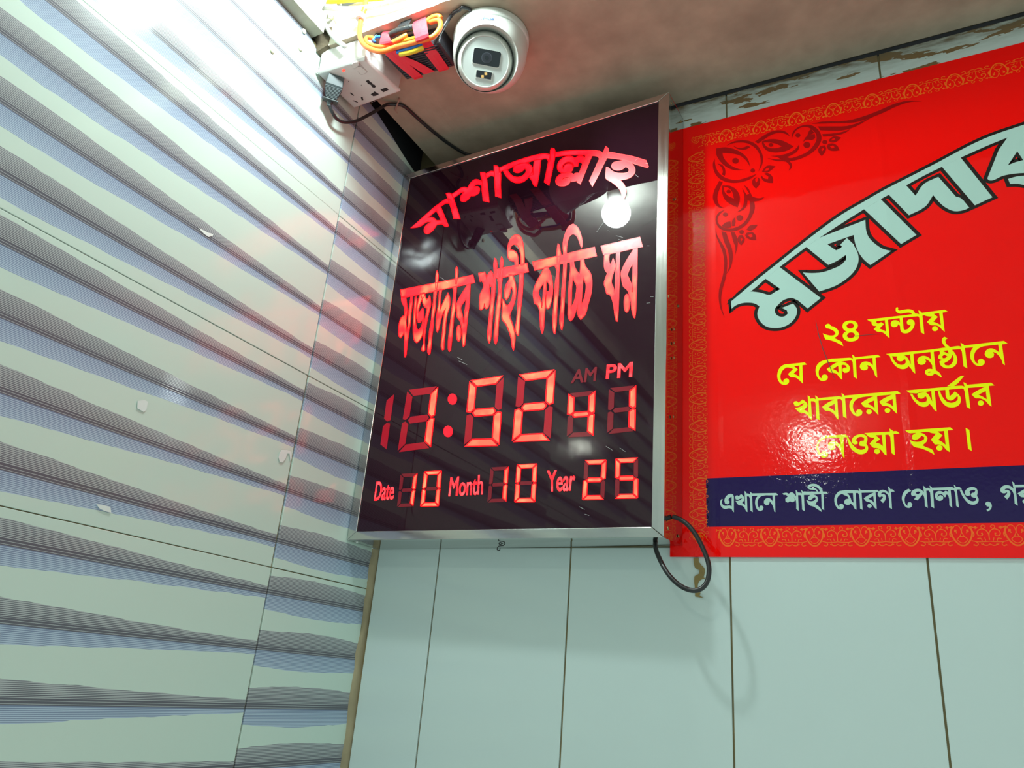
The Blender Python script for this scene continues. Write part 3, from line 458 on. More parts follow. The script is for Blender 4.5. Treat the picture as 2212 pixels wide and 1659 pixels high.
bm = bmesh.new(); box(bm, (.012, .0005, 1.2365), (2.57, .0034, 1.2475)); tag(obj('soot_line', bm, M_dark, wb), 'black sooty gap between the top tiles and the beam')
for nm, txt, mt in (('dried_glue_run', 'C 815,862 890,862 890,910 930,970 975,1020 975,1100 960,1150 990,1170 940,1180 890,1220 875,1320 915,1385 900,1420 960,1460 900,1450 840,1440 835,1300 825,1210 830,1140 900,1100 905,1050 840,1010 820,940', M_stain),):
    bm = bmesh.new()
    for l in outlines(txt): add_plate(bm, [[on_y(*p, -.0022) for p in q] for q in l], .003)
    tag(obj(nm, bm, mt, wb), 'brown dried glue running down the tile below the banner')
# ---------------------------------------------------------------- left wall: striped tiles
wl = bpy.data.objects.new('wall_left', None); COL.objects.link(wl); tag(wl, kind='structure')
bm = bmesh.new(); box(bm, (-.12, -2.7, -.95), (-.0035, .1, 1.205)); box(bm, (-.12, -2.7, 1.205), (-.035, .1, 1.40)); box(bm, (-.035, -2.7, 1.205), (-.0035, -.25, 1.262)); obj('grout_bed', bm, M_grout, wl)
def stile(y0, y1, z0, z1, u1, zt=None, v1=1.0):
    """tile on x=0 from y0 (u=0) to y1 (u=u1); zt = optional ragged top line [(y,z)...]"""
    bm = bmesh.new(); L = y1-y0; top = [(y1, z1), (y0, z1)] if zt is None else zt
    pts = [(y0, z0), (y1, z0)]+top
    fr = [bm.verts.new((0, y-y0, z-z0)) for y, z in pts]; bk = [bm.verts.new((-.008, y-y0, z-z0)) for y, z in pts]
    bm.faces.new(fr); bm.faces.new(bk[::-1])
    for i in range(len(pts)): j = (i+1) % len(pts); bm.faces.new((fr[i], bk[i], bk[j], fr[j]))
    bevel(bm, .0009, 2)
    uv = bm.loops.layers.uv.new('UVMap')
    for f in bm.faces:
        for lp in f.loops: lp[uv].uv = (lp.vert.co.y/L*u1, lp.vert.co.z/.381)
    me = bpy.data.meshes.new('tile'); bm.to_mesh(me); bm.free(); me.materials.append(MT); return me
zr = [-.602, -.221, .160, .5405, .9205, 1.2625]; yr = [(-2.575, -1.815), (-1.815, -1.055), (-1.055, -.2945)]
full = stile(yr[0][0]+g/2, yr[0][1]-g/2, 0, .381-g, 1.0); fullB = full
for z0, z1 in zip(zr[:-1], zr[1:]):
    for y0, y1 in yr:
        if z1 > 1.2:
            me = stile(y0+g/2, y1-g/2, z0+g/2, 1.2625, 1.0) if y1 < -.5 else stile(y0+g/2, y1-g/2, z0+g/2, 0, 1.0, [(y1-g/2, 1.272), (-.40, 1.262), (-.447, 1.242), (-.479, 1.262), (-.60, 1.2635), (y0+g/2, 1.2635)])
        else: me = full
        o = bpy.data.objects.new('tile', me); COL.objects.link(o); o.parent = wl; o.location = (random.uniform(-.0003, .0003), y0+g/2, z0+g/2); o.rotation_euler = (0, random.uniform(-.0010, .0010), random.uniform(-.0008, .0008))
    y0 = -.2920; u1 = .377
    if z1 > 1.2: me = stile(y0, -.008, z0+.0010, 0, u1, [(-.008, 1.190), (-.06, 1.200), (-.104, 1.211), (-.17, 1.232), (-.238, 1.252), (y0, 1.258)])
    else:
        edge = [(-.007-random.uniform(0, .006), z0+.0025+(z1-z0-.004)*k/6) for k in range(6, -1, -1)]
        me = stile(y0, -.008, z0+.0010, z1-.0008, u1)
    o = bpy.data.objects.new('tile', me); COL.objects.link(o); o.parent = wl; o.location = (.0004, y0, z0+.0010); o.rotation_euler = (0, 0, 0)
# corner mortar seam below the clock
Lp = [(804, 1186), (804.4, 1196), (797.6, 1222), (794, 1256), (792, 1277), (787, 1300), (783, 1349), (768, 1413), (766, 1445), (754, 1512), (747, 1587), (737.5, 1642), (727, 1720), (712, 1800)]
Rp = [(817, 1186), (816, 1196), (812, 1222), (806, 1256), (804, 1277), (799, 1300), (791, 1355), (781, 1413), (777, 1445), (768, 1512), (759.6, 1587), (751, 1650), (741, 1720), (730, 1800)]
bm = bmesh.new(); prev = None
for i in range(66):
    t = i/65*(len(Lp)-1); k = min(int(t), len(Lp)-2); f = t-k
    l = on_x(Lp[k][0]*(1-f)+Lp[k+1][0]*f, Lp[k][1]*(1-f)+Lp[k+1][1]*f, .0012); r = on_y(Rp[k][0]*(1-f)+Rp[k+1][0]*f, Rp[k][1]*(1-f)+Rp[k+1][1]*f, -.0012)
    l.z = r.z; j = noise.noise(Vector((0, 0, i*.9)))*.0015; row = [Vector((-.004, l.y-.001, l.z)), l+Vector((0, j, 0)), (l*.6+r*.4)+Vector((.0012+j, -.0012, 0)), (l*.3+r*.7)+Vector((.001, -.0012-j, 0)), r+Vector((j, 0, 0)), Vector((r.x+.001, .004, r.z))]
    row = [bm.verts.new(p) for p in row]
    if prev:
        for a in range(5): bm.faces.new((prev[a], prev[a+1], row[a+1], row[a]))
    prev = row
bmesh.ops.recalc_face_normals(bm, faces=bm.faces); tag(obj('mortar_seam', bm, M_mortar, wl, True), 'rough brown mortar filling the corner of the two walls')
# open corner above the clock's left top: black plaster paints in the shadowed void behind the tile tops
bm = bmesh.new(); box(bm, (-.034, -.432, 1.23), (-.030, .0, 1.36)); box(bm, (-.034, -.432, 1.335), (.0268, 0, 1.36)); obj('shaded_cavity', bm, M_dark, wl)
bm = bmesh.new(); box(bm, (-.003, -.0415, -.95), (.013, .0034, -.40)); obj('mortar_bed', bm, M_mortar, wl)
# ---------------------------------------------------------------- ceiling, beam, ledge
def wobble(bm, amp, sc=30):
    for v in bm.verts: v.co += Vector((noise.noise(v.co*sc), noise.noise(v.co*sc+Vector((9, 0, 0))), noise.noise(v.co*sc+Vector((0, 9, 0)))))*amp
bm = bmesh.new(); N = 90
prof = [(-.0005, 1.248), (-.449, 1.248), (-.4495, 1.305), (-.437, 1.309), (-.437, 1.365), (-.0005, 1.365)]
rowp = None
for i in range(N+1):
    x = .027+(2.6-.027)*(i/N)**1.8
    row = []
    for k, (y, z) in enumerate(prof):
        a = .0022 if k in (1, 2, 3) else 0
        row.append(bm.verts.new((x, y+noise.noise(Vector((x*60, k, 0)))*a, z+(noise.noise(Vector((x*75, k, 5)))*a*.6 if k in (1, 2, 3) else 0))))
    if rowp:
        for k in range(6): bm.faces.new((rowp[k], rowp[(k+1) % 6], row[(k+1) % 6], row[k]))
    else: bm.faces.new(row)
    rowp = row
bm.faces.new(rowp[::-1]); bmesh.ops.recalc_face_normals(bm, faces=bm.faces)
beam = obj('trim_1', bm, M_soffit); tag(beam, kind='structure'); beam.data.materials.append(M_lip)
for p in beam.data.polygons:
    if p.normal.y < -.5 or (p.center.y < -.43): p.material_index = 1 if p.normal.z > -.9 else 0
bm = bmesh.new()
for s in range(40):   # narrow cement ledge along the top of the striped wall
    y1 = -.470-.028*s; y0 = y1-.028
    if y0 < -1.6: break
    def P(y): return .031+noise.noise(Vector((0, y*50, 3)))*.003
    hexa(bm, [Vector((-.03, y0, 1.262)), Vector((P(y0), y0, 1.2635)), Vector((P(y0)-.002, y0, 1.315)), Vector((-.03, y0, 1.315))], [Vector((-.03, y1, 1.262)), Vector((P(y1), y1, 1.2635)), Vector((P(y1)-.002, y1, 1.315)), Vector((-.03, y1, 1.315))])
bmesh.ops.recalc_face_normals(bm, faces=bm.faces); led = obj('trim_2', bm, M_greyp); tag(led, kind='structure'); led.data.materials.append(M_lip)
for p in led.data.polygons:
    if p.normal.z > -.7 and p.normal.x > .5: p.material_index = 1
bm = bmesh.new(); box(bm, (-.12, -4.2, 1.40), (2.7, .12, 1.45)); box(bm, (-.0345, -4.2, 1.315), (-.005, -.45, 1.40)); box(bm, (-.034, -.4485, 1.302), (.0262, -.434, 1.3995)); tag(obj('ceiling', bm, M_ceil), kind='structure')
bm = bmesh.new()
for q in ((.0, 690, 118), ):
    pts = [(.003, -.452, 1.236), (.030, -.452, 1.248), (.030, -.452, 1.30), (-.01, -.452, 1.31), (-.01, -.452, 1.272)]
    v = [bm.verts.new(Vector(p)+Vector((0, noise.noise(Vector(p)*90)*.004, 0))) for p in pts]; bk = [bm.verts.new(Vector(p)+Vector((0, .02, 0))) for p in pts]
    bm.faces.new(v); bm.faces.new(bk[::-1])
    for i in range(5): bm.faces.new((v[i], v[(i+1) % 5], bk[(i+1) % 5], bk[i]))
bmesh.ops.recalc_face_normals(bm, faces=bm.faces); tag(obj('trim_3', bm, mat('sooty_mortar', (.10, .075, .045), rough=.95, bump=1, bscale=80)), kind='structure')
# ---------------------------------------------------------------- red banner
BY = -.0045
bn = thing('banner', 'large glossy red advertising banner with yellow and white lettering on the back wall', 'banner', (1.3, 0, .7))
bm = bmesh.new(); nx, nz = 90, 50; grid = []
for i in range(nx+1):
    col = []
    for j in range(nz+1):
        x = .6615+(2.35-.6615)*i/nx; z = .2312+(1.1705-.2312)*j/nz
        if j == nz: z += .003*(x-.68)/.6
        col.append(bm.verts.new((x, BY, z)))
    grid.append(col)
for i in range(nx):
    for j in range(nz): bm.faces.new((grid[i][j], grid[i+1][j], grid[i+1][j+1], grid[i][j+1]))
bd = [grid[i][0] for i in range(nx+1)]+[grid[nx][j] for j in range(1, nz+1)]+[grid[i][nz] for i in range(nx-1, -1, -1)]+[grid[0][j] for j in range(nz-1, 0, -1)]
bk = [bm.verts.new(v.co+Vector((0, .003, 0))) for v in bd]
for i in range(len(bd)): j = (i+1) % len(bd); bm.faces.new((bd[j], bd[i], bk[i], bk[j]))
obj('sheet', bm, M_red, bn)
NB0 = lambda u, v: on_y(u, v, BY)
def printed(name, txt, m, y, parent, label=None, d=.0001):
    bm = bmesh.new()
    for k, l in enumerate(outlines(txt)): add_plate(bm, [[on_y(*p, y-k*.000012) for p in q] for q in l], d)
    o = obj(name, bm, m, parent)
    if label: o['label'] = label
    return o
def band(name, m, x0, x1, z0, z1, y, parent, label=None):
    bm = bmesh.new(); add_plate(bm, [[Vector((x0, y, z0)), Vector((x1, y, z0)), Vector((x1, y, z1)), Vector((x0, y, z1))]], .0001); o = obj(name, bm, m, parent)
    if label: o['label'] = label
    return o
band('blue_band', M_navy, .7275, 2.22, .2840, .3722, BY-.0002, bn, 'navy band along the foot of the banner')
printed('corner_ornament', ORN, M_dred, BY-.0002, bn, 'dark red scroll and flower ornament in the top left corner')
LAY = [0]
def stroke(bm, P, w, y, closed=False, taper=False):
    """one flat mitred strip; every strip gets a hair of its own depth so that none are coplanar"""
    LAY[0] = (LAY[0]+1) % 12; y = y-LAY[0]*.000006
    Q = [P[0]]
    for p in P[1:]:
        if math.hypot(p.x-Q[-1].x, p.z-Q[-1].z) > 2e-5: Q.append(p)
    n = len(Q); rows = []
    if n < 2: return
    for i in range(n):
        a = Q[i-1] if (i or closed) else Q[i]; c = Q[(i+1) % n] if (i < n-1 or closed) else Q[i]; b = Q[i]
        d1 = Vector((b.x-a.x, b.z-a.z)); d2 = Vector((c.x-b.x, c.z-b.z))
        if d1.length < 1e-7: d1 = d2
        if d2.length < 1e-7: d2 = d1
        d1.normalize(); d2.normalize(); t = d1+d2
        if t.length < .3: t = d1
        t.normalize(); k = min(1/max(t.dot(d1), .55), 1.8)
        s = Vector((-t.y, t.x))*w*k*((.35 if i in (0, n-1) else 1) if taper else 1)
        rows.append((bm.verts.new((b.x+s.x, y, b.z+s.y)), bm.verts.new((b.x-s.x, y, b.z-s.y))))
    for i in range(n if closed else n-1):
        a, b = rows[i], rows[(i+1) % n]
        f = bm.faces.new((a[0], a[1], b[1], b[0])); f.normal_update()
        if f.normal.y > 0: f.normal_flip()
bm = bmesh.new()
for l in outlines(HEAD):
    for q in l: stroke(bm, [on_y(*p, BY) for p in q], .0062, BY-.00022, True)
obj('headline_outline', bm, M_black, bn)['label'] = 'black edging round the big white headline letters'
printed('headline_letters', HEAD, M_white, BY-.0005, bn, 'big white headline lettering rising to the right')
for t in YEL: printed('word', t, M_yel, BY-.0003, bn)
for t in BLU: printed('word', t, M_white, BY-.0005, bn, 'white word on the navy band')
bm = bmesh.new(); stroke(bm, [NB0(1762, 692), NB0(1768, 722), NB0(1778, 755), NB0(1790, 785), NB0(1804, 821)], .0007, BY-.0007, taper=True); stroke(bm, [NB0(1828, 727), NB0(1850, 726), NB0(1880, 723), NB0(1905, 721)], .0005, BY-.0007, taper=True)
obj('scratch', bm, mat('grey_scuff', (.16, .03, .03), rough=.5), bn)['label'] = 'dark grey scuff line across the yellow lettering'
# scroll border, one repeat at a time
def unit_strokes():
    out = []
    for txt in (UNIT, MID):
        for part in txt.replace('\n', ' ').split(';'):
            tk = part.split()
            if not tk: continue
            wd = float(tk[0]); P = [tuple(map(float, t.split(','))) for t in tk[1:]]
            P = [(p.x, p.y) for p in spline([(a, b, 0) for a, b in P], 4)]
            out.append((wd, P))
            if txt is UNIT: out.append((wd, [(700-a, b) for a, b in P]))
            else: out.append((wd, [(1710-a, b) for a, b in P]))
    return out
US = unit_strokes(); PER = 1010.0; HH = 375.0
def repeat(origin, du, dv, length, width):
    bm = bmesh.new()
    for wd, P in US:
        Q = [origin+du*((a-350)/PER*length)+dv*((590-b)/HH*width) for a, b in P]
        stroke(bm, Q, wd/2/PER*length*1.1, BY-.0002)
    me = bpy.data.meshes.new('border_scroll'); bm.to_mesh(me); bm.free(); me.materials.append(M_orange); return me
X, Z = Vector((1, 0, 0)), Vector((0, 0, 1)); NB = lambda u, v: on_y(u, v, BY)
per = NB(1540+1360/11.06, 1157).x-NB(1540+350/11.06, 1157).x
zb = .2495; wb_ = .2815-zb
me = repeat(Vector((0, BY, 0)), X, Z, per, wb_)
x = NB(1540+350/11.06, 1157).x
while x < 2.15: o = bpy.data.objects.new('border_scroll', me); COL.objects.link(o); o.parent = bn; o.location = (x, 0, zb); x += per
xl0 = NB(1488.5, 700).x; xl1 = NB(1526.5, 700).x; z0 = NB(1489, 560+1105/8.295).z; perz = (NB(1489, 560+660/8.295).z-z0)
ztop = 1.1415
me = repeat(Vector((0, BY, 0)), Z*-1, X, perz, xl1-xl0); k = -8
while z0+k*perz < ztop-.045:
    if z0+k*perz > .285: o = bpy.data.objects.new('border_scroll', me); COL.objects.link(o); o.parent = bn; o.location = (xl0, 0, z0+k*perz)
    k += 1
xt = NB(1520+310/6.506, 240+262/6.506); pert = NB(1520+790/6.506, 240+138/6.506).x-xt.x
me = repeat(Vector((0, BY, 0)), X*-1, Z*-1, pert, .032); x = xt.x
while x < 2.15: o = bpy.data.objects.new('border_scroll', me); COL.objects.link(o); o.parent = bn; o.location = (x, 0, xt.z+.0005); x += pert
# corner pieces close the border
for cx, cz, r in ((xl0+.016, ztop-.010, .011), (xl0+.017, zb+.016, .011)):
    bm = bmesh.new()
    for a0 in (0, 2.1, 4.2):
        P = [Vector((cx+math.cos(a0+t*.5)*r*(1-t/11), BY, cz+math.sin(a0+t*.5)*r*(1-t/11))) for t in range(10)]; stroke(bm, P, .0007, BY-.0002)
    obj('border_corner', bm, M_orange, bn)
settle(bn)
for c in bn.children:
    if c.name.startswith('border_scroll'): pass
# ---------------------------------------------------------------- digital clock box
DY = -.100; ck = thing('digital_clock', 'tall steel framed digital clock sign with red glowing words, time and date', 'clock', (.34, 0, .245))
FO = [on_y(871, 378.5, DY), on_y(1445.5, 198.5, DY), on_y(1434, 1160.5, DY), on_y(749, 1167, DY)]
FI = [on_y(885.8, 385, DY), on_y(1422.5, 218.5, DY), on_y(1407.2, 1138, DY), on_y(769.5, 1147.8, DY)]
FO[0].x = max(FO[0].x, .0025); FO[3].x = max(FO[3].x, .0025)
BK = [Vector((.004, -.0012, 1.165)), Vector((.6855, -.0055, 1.197)), Vector((.6845, -.0055, .2505)), Vector((.012, -.0012, .2445))]
names = ['frame_rail']*4
for i in range(4):   # TL-TR top, TR-BR right, BR-BL bottom, BL-TL left; mitred
    j = (i+1) % 4; a, b, c, d = FO[i], FO[j], FI[j], FI[i]; e = (b-a).normalized()*.0003; bm = bmesh.new()
    q = [a+e, b-e, c-e, d+e]; rr = [p+Vector((0, .012, 0)) for p in q]; hexa(bm, q, rr); bevel(bm, .0010, 2)
    obj('frame_rail', bm, M_steelv if i in (1, 3) else M_steelh, ck)
def side(i, j, m, thick=.0012, name='side_panel'):
    bm = bmesh.new(); a, b = FO[i]+Vector((0, .004, 0)), FO[j]+Vector((0, .004, 0)); c, d = BK[j], BK[i]; ctr = (a+b+c+d)/4; inn = (Vector((.34, -.05, .71))-ctr); inn.y = 0; inn = inn.normalized()*thick
    off = inn*.4; q = [p+off for p in (a, b, c, d)]; hexa(bm, q, [p+inn for p in q]); bmesh.ops.recalc_face_normals(bm, faces=bm.faces); return obj(name, bm, m, ck)
for i, j in ((0, 1), (2, 3), (3, 0)): side(i, j, M_side)
side(1, 2, M_side)
bm = bmesh.new(); q = [p+Vector((0, .003, 0)) for p in FI]; s = .004
q = [q[0]+Vector((-s, 0, s)), q[1]+Vector((s, 0, s)), q[2]+Vector((s, 0, -s)), q[3]+Vector((-s, 0, -s))]; hexa(bm, q, [p+Vector((0, .004, 0)) for p in q]); bmesh.ops.recalc_face_normals(bm, faces=bm.faces)
obj('face_panel', bm, M_panel, ck)['label'] = 'glossy smoked acrylic face'
LY = DY+.0024
LAY2 = [0.0]
def rim(name, loops3, parent, w=.0011):
    bm = bmesh.new()
    for q in loops3: stroke(bm, q, w, LY-.0002-LAY2[0], True)
    return obj(name, bm, M_rim, parent)
def lit(name, txt, m, parent, label=None):
    o = printed(name, txt, m, LY, parent, label, .0006)
    rim('letter_rim', [[on_y(*p, LY) for p in q] for l in outlines(txt) for q in l], o); return o
lit('word', ARCHED, M_arch, ck, 'arched red glowing word at the top of the clock')
for t in (NAME1, NAME2, NAME3, NAME4): lit('word', t, M_word, ck)
def quad_at(Q, u, v):
    (a, b, c, d) = Q; x = (a[0]*(1-u)+b[0]*u)*(1-v)+(d[0]*(1-u)+c[0]*u)*v; y = (a[1]*(1-u)+b[1]*u)*(1-v)+(d[1]*(1-u)+c[1]*u)*v
    return on_y(*cpx('D', x, y), LY)
def digit(Q, on, tx, ty, dim=M_off, brt=M_on, only=None):
    """Q TL,TR,BR,BL in crop D; segments a b c d e f g"""
    e = bpy.data.objects.new('digit', None); COL.objects.link(e); e.parent = ck; gx, gy = .022, .012; h = .5; t = ty/2
    S = {'a': [(gx*2, 0), (1-gx*2, 0), (1-tx-gx, ty), (tx+gx, ty)], 'd': [(tx+gx, 1-ty), (1-tx-gx, 1-ty), (1-gx*2, 1), (gx*2, 1)],
         'f': [(0, gy*2), (tx, ty+gy), (tx, h-t-gy), (tx*.5, h-gy), (0, h-gy*2.5)], 'e': [(0, h+gy*2.5), (tx*.5, h+gy), (tx, h+t+gy), (tx, 1-ty-gy), (0, 1-gy*2)],
         'b': [(1-tx, ty+gy), (1, gy*2), (1, h-gy*2.5), (1-tx*.5, h-gy), (1-tx, h-t-gy)], 'c': [(1-tx, h+t+gy), (1-tx*.5, h+gy), (1, h+gy*2.5), (1, 1-gy*2), (1-tx, 1-ty-gy)],
         'g': [(tx*.75+gx, h), (tx+gx*2, h-t), (1-tx-gx*2, h-t), (1-tx*.75-gx, h), (1-tx-gx*2, h+t), (tx+gx*2, h+t)]}
    for k, P in S.items():
        if only and k not in only: continue
        bm = bmesh.new(); add_plate(bm, [[quad_at(Q, *p) for p in P]], .0006); o = obj('segment', bm, brt if k in on else dim, e); (rim('segment_rim', [[quad_at(Q, *p) for p in P]], o, .0010 if tx < .195 else .0014) if k in on else None); o['label'] = 'lit segment' if k in on else 'unlit dark red segment'
    return e
digit([(150, 275), (325, 258), (275, 622), (95, 640)], '', .24, .11, only='bc')
digit([(408, 240), (600, 215), (553, 604), (345, 632)], 'bc', .20, .11)
digit([(800, 182), (1015, 150), (983, 590), (762, 594)], 'afgcd', .20, .10)
digit([(1105, 145), (1337, 112), (1308, 556), (1068, 566)], 'abged', .20, .10)
digit([(1422, 262), (1587, 243), (1575, 530), (1410, 538)], 'fgbc', .21, .10, M_off2)
digit([(1675, 228), (1843, 210), (1838, 498), (1662, 518)], 'bc', .21, .10, M_off2)
for Q, on in (([(365, 768), (470, 762), (443, 972), (342, 977)], 'bc'), ([(515, 753), (623, 747), (604, 970), (490, 972)], 'abcdef'), ([(930, 727), (1043, 720), (1028, 943), (910, 948)], 'bc'),
              ([(1098, 710), (1223, 704), (1210, 944), (1082, 945)], 'abcdef'), ([(1522, 683), (1658, 679), (1645, 928), (1508, 930)], 'abged'), ([(1718, 672), (1859, 667), (1856, 920), (1712, 922)], 'afgcd')):
    digit(Q, on, .19, .10, M_off2)
for cx, cy, rx, ry in ((690, 297, 28, 34), (663, 500, 29, 35)):
    bm = bmesh.new(); add_plate(bm, [[on_y(*cpx('D', cx+rx*math.cos(a*math.tau/24), cy+ry*math.sin(a*math.tau/24)), LY) for a in range(24)]], .0006); obj('colon_dot', bm, M_arch, ck)
def text_plate(body, Q, m, parent, y, tagc='D', bold=.02, name='word', wst=0):
    """Blender's own Latin letters laid into the quad Q (TL,TR,BR,BL in a crop)"""
    c = bpy.data.curves.new('t', 'FONT'); c.body = body; c.size = 1; c.offset = bold; c.resolution_u = 4
    o = bpy.data.objects.new('t', c); COL.objects.link(o); bpy.context.view_layer.update(); dg = bpy.context.evaluated_depsgraph_get()
    me = bpy.data.meshes.new_from_object(o.evaluated_get(dg)); bpy.data.objects.remove(o)
    P = [v.co for v in me.vertices]; x0 = min(p.x for p in P); x1 = max(p.x for p in P); y0 = min(p.y for p in P); y1 = max(p.y for p in P)
    for v in me.vertices:
        u, w_ = (v.co.x-x0)/(x1-x0), 1-(v.co.y-y0)/(y1-y0); (a, b, c_, d) = Q
        px = (a[0]*(1-u)+b[0]*u)*(1-w_)+(d[0]*(1-u)+c_[0]*u)*w_; py = (a[1]*(1-u)+b[1]*u)*(1-w_)+(d[1]*(1-u)+c_[1]*u)*w_
        v.co = y(px, py) if callable(y) else on_y(*cpx(tagc, px, py), y)
    if wst:
        b_ = bmesh.new(); b_.from_mesh(me); bmesh.ops.remove_doubles(b_, verts=b_.verts, dist=1e-6)
        for e_ in [(e.verts[0].co.copy(), e.verts[1].co.copy()) for e in b_.edges if e.is_boundary]:
            d_ = (e_[1]-e_[0]).normalized()*wst*.8; stroke(b_, [e_[0]-d_, e_[1]+d_], wst, e_[0].y+.00001)
        b_.to_mesh(me); b_.free()
    me.name = name; return link(name, me, m, parent)
text_plate('AM', [(1452, 115), (1597, 97), (1590, 182), (1437, 197)], M_off2, ck, LY-.0002, bold=0, wst=.0009)
text_plate('PM', [(1664, 84), (1822, 66), (1818, 154), (1658, 168)], M_lab, ck, LY-.0002, bold=0, wst=.0009)
text_plate('Date', [(214, 818), (328, 812), (319, 926), (198, 936)], M_lab, ck, LY-.0002, bold=0, wst=.0006)
text_plate('Month', [(680, 790), (884, 774), (880, 896), (667, 908)], M_lab, ck, LY-.0002, bold=0, wst=.0006)
text_plate('Year', [(1288, 750), (1468, 737), (1452, 872), (1292, 879)], M_lab, ck, LY-.0002, bold=0, wst=.0006)
bm = bmesh.new()
for a in ((1372, 376, 1378, 381), (1394, 352, 1399, 352), (1372, 345, 1377, 342), (1330, 508, 1345, 512), (1335, 516, 1346, 519), (1288, 500, 1304, 478), (1312, 497, 1317, 498), (1397, 530, 1402, 530), (1404, 640, 1411, 640), (1396, 654, 1404, 653), (1338, 967, 1350, 975), (987, 771, 998, 777), (990, 779, 1008, 787), (951, 598, 967, 610), (1250, 1094, 1262, 1100), (1262, 1110, 1272, 1113), (1308, 963, 1322, 972), (1420, 756, 1424, 760)):
    stroke(bm, [on_y(a[0], a[1], DY), on_y(a[2], a[3], DY)], .0006, DY+.0020, taper=True)
obj('scratch', bm, M_scrap_glint, ck)['label'] = 'fine white scratches on the smoked face'
def screw(p, n, r, parent, m=M_screw, name='screw'):
    bm = bmesh.new(); lathe(bm, [(r, -.0004), (r, .0006), (r*.7, .0014), (r*.25, .0017)], p, n, 14); o = obj(name, bm, m, parent, True)
    return o
for u, v in ((1449.7, 223), (1470.7, 262.6), (1458.7, 430), (1444, 641), (1466, 661), (1456, 711), (1456, 741), (1456, 773), (1454.5, 900), (1443, 1141), (1466, 1158)):
    screw(on_x(u, v, .6838), (1, 0, 0), .0030, ck)
for u, v in ((771, 1171), (804, 1184)): screw(on_z(u, v, .2465), (0, 0, -1), .0028, ck, M_scrap_glint)
# small wire hook under the lower rail
bm = bmesh.new(); tube(bm, [on_y(1077, 1166, -.05), on_y(1079, 1176, -.055), on_y(1090, 1172, -.055), on_y(1088, 1178, -.055), on_y(1077, 1180, -.055), on_y(1074, 1187, -.055), on_y(1079, 1189, -.055), on_y(1080, 1184, -.055)], .0009, 8); obj('wire_hook', bm, M_blackc, ck)
settle(ck)
# pale paper residue on the clock face, left on the panel by the date
# ---------------------------------------------------------------- cable loop at the clock's lower right
def cpt(x, y, Y): return on_y(*cpx('C', x, y), Y)
bm = bmesh.new(); tube(bm, [on_y(1421, 1152, -.030), cpt(245, 640, -.045), cpt(262, 760, -.06), cpt(320, 900, -.07), cpt(400, 1050, -.078), cpt(500, 1180, -.083), cpt(640, 1295, -.086), cpt(790, 1350, -.086), cpt(920, 1330, -.084), cpt(1010, 1240, -.080), cpt(1048, 1090, -.076), cpt(1035, 930, -.072), cpt(960, 730, -.068), cpt(850, 520, -.065), cpt(730, 370, -.062), cpt(610, 285, -.060), on_x(*cpx('C', 505, 250), .682)], .0041, 12)
tag(obj('cable', bm, M_blackc, None, True), 'black cable looping out below the lower right corner of the clock', 'cable')
# ---------------------------------------------------------------- power socket on the soffit
ZB = 1.185; F4 = [on_z(682, 158, ZB), on_z(788, 126, ZB), on_z(865, 199, ZB), on_z(764.6, 235.7, ZB)]
if F4[0].x < .003: 
    dx = .003-F4[0].x; F4[0].x += dx
F4[3].x = max(F4[3].x, .004)
so = thing('wall_socket', 'white double power socket box screwed under the beam beside the striped wall', 'socket', (.07, -.38, 1.248))
def inset(Q, k): c = sum(Q, Vector())/4; return [p+(c-p)*k for p in Q]
def lift(Q, z): return [Vector((p.x, p.y, z)) for p in Q]
bm = bmesh.new(); hexa(bm, lift(inset(F4, .045), 1.194), lift(inset(F4, .02), 1.2478)); bevel(bm, .003, 3); obj('back_box', bm, M_wplastic, so)
bm = bmesh.new(); hexa(bm, lift(inset(F4, .07), ZB-.0005), lift(F4, ZB+.0035)); hexa(bm, lift(F4, ZB+.0036), lift(F4, ZB+.0088)); bevel(bm, .0012, 2); obj('face_plate', bm, M_wplastic, so)
def down(txt, name, m, z, parent, h=.0015, label=None):
    bm = bmesh.new()
    for l in outlines(txt):
        v = [on_z(*p, z) for p in l[0]]; a = [bm.verts.new(p) for p in v]; b = [bm.verts.new(p+Vector((0, 0, h))) for p in v]; bm.faces.new(a); bm.faces.new(b[::-1])
        for i in range(len(v)): j = (i+1) % len(v); bm.faces.new((a[i], a[j], b[j], b[i]))
    bmesh.ops.recalc_face_normals(bm, faces=bm.faces); o = obj(name, bm, m, parent)
    if label: o['label'] = label
    return o
for t in ('S 690,765 770,728 830,790 895,840 905,870 960,880 990,930 965,960 900,950 860,915 850,880 790,860 745,830 735,800', 'S 840,1158 905,1120 950,1075 1010,1110 1085,1155 1030,1190 920,1218', 'S 1118,1000 1190,1000 1250,975 1310,970 1378,1022 1300,1060 1218,1098', 'S 215,1122 250,1110 345,1190 325,1205', 'S 545,1248 600,1245 622,1330 575,1340', 'S 298,1350 330,1348 460,1395 445,1410'):
    down(t, 'pin_slot', M_socketdark, ZB-.0010, so, .001)
down('S 255,265 300,225 430,185 480,205 745,475 735,510 600,575 545,575 480,520 420,440 310,400', 'switch_surround', mat('switch_shadow_grey', (.45, .42, .40), rough=.5), ZB-.0008, so, .001)
down('S 272,275 315,235 425,200 465,215 485,290 440,330 330,385 300,375', 'rocker_top', M_wplastic, ZB-.0060, so, .005, 'raised half of the rocker switch')
down('S 350,395 490,330 560,350 720,480 715,500 600,560 560,565 490,500', 'rocker_base', M_wplastic, ZB-.0020, so, .001)
down('S -10,430 40,410 80,440 70,475 20,490 -15,470', 'indicator_lamp', mat('red_indicator', (.5, .02, .02), rough=.2, emis=(1, .05, .03), es=2.5), ZB-.0016, so, .001, 'small red indicator lamp')
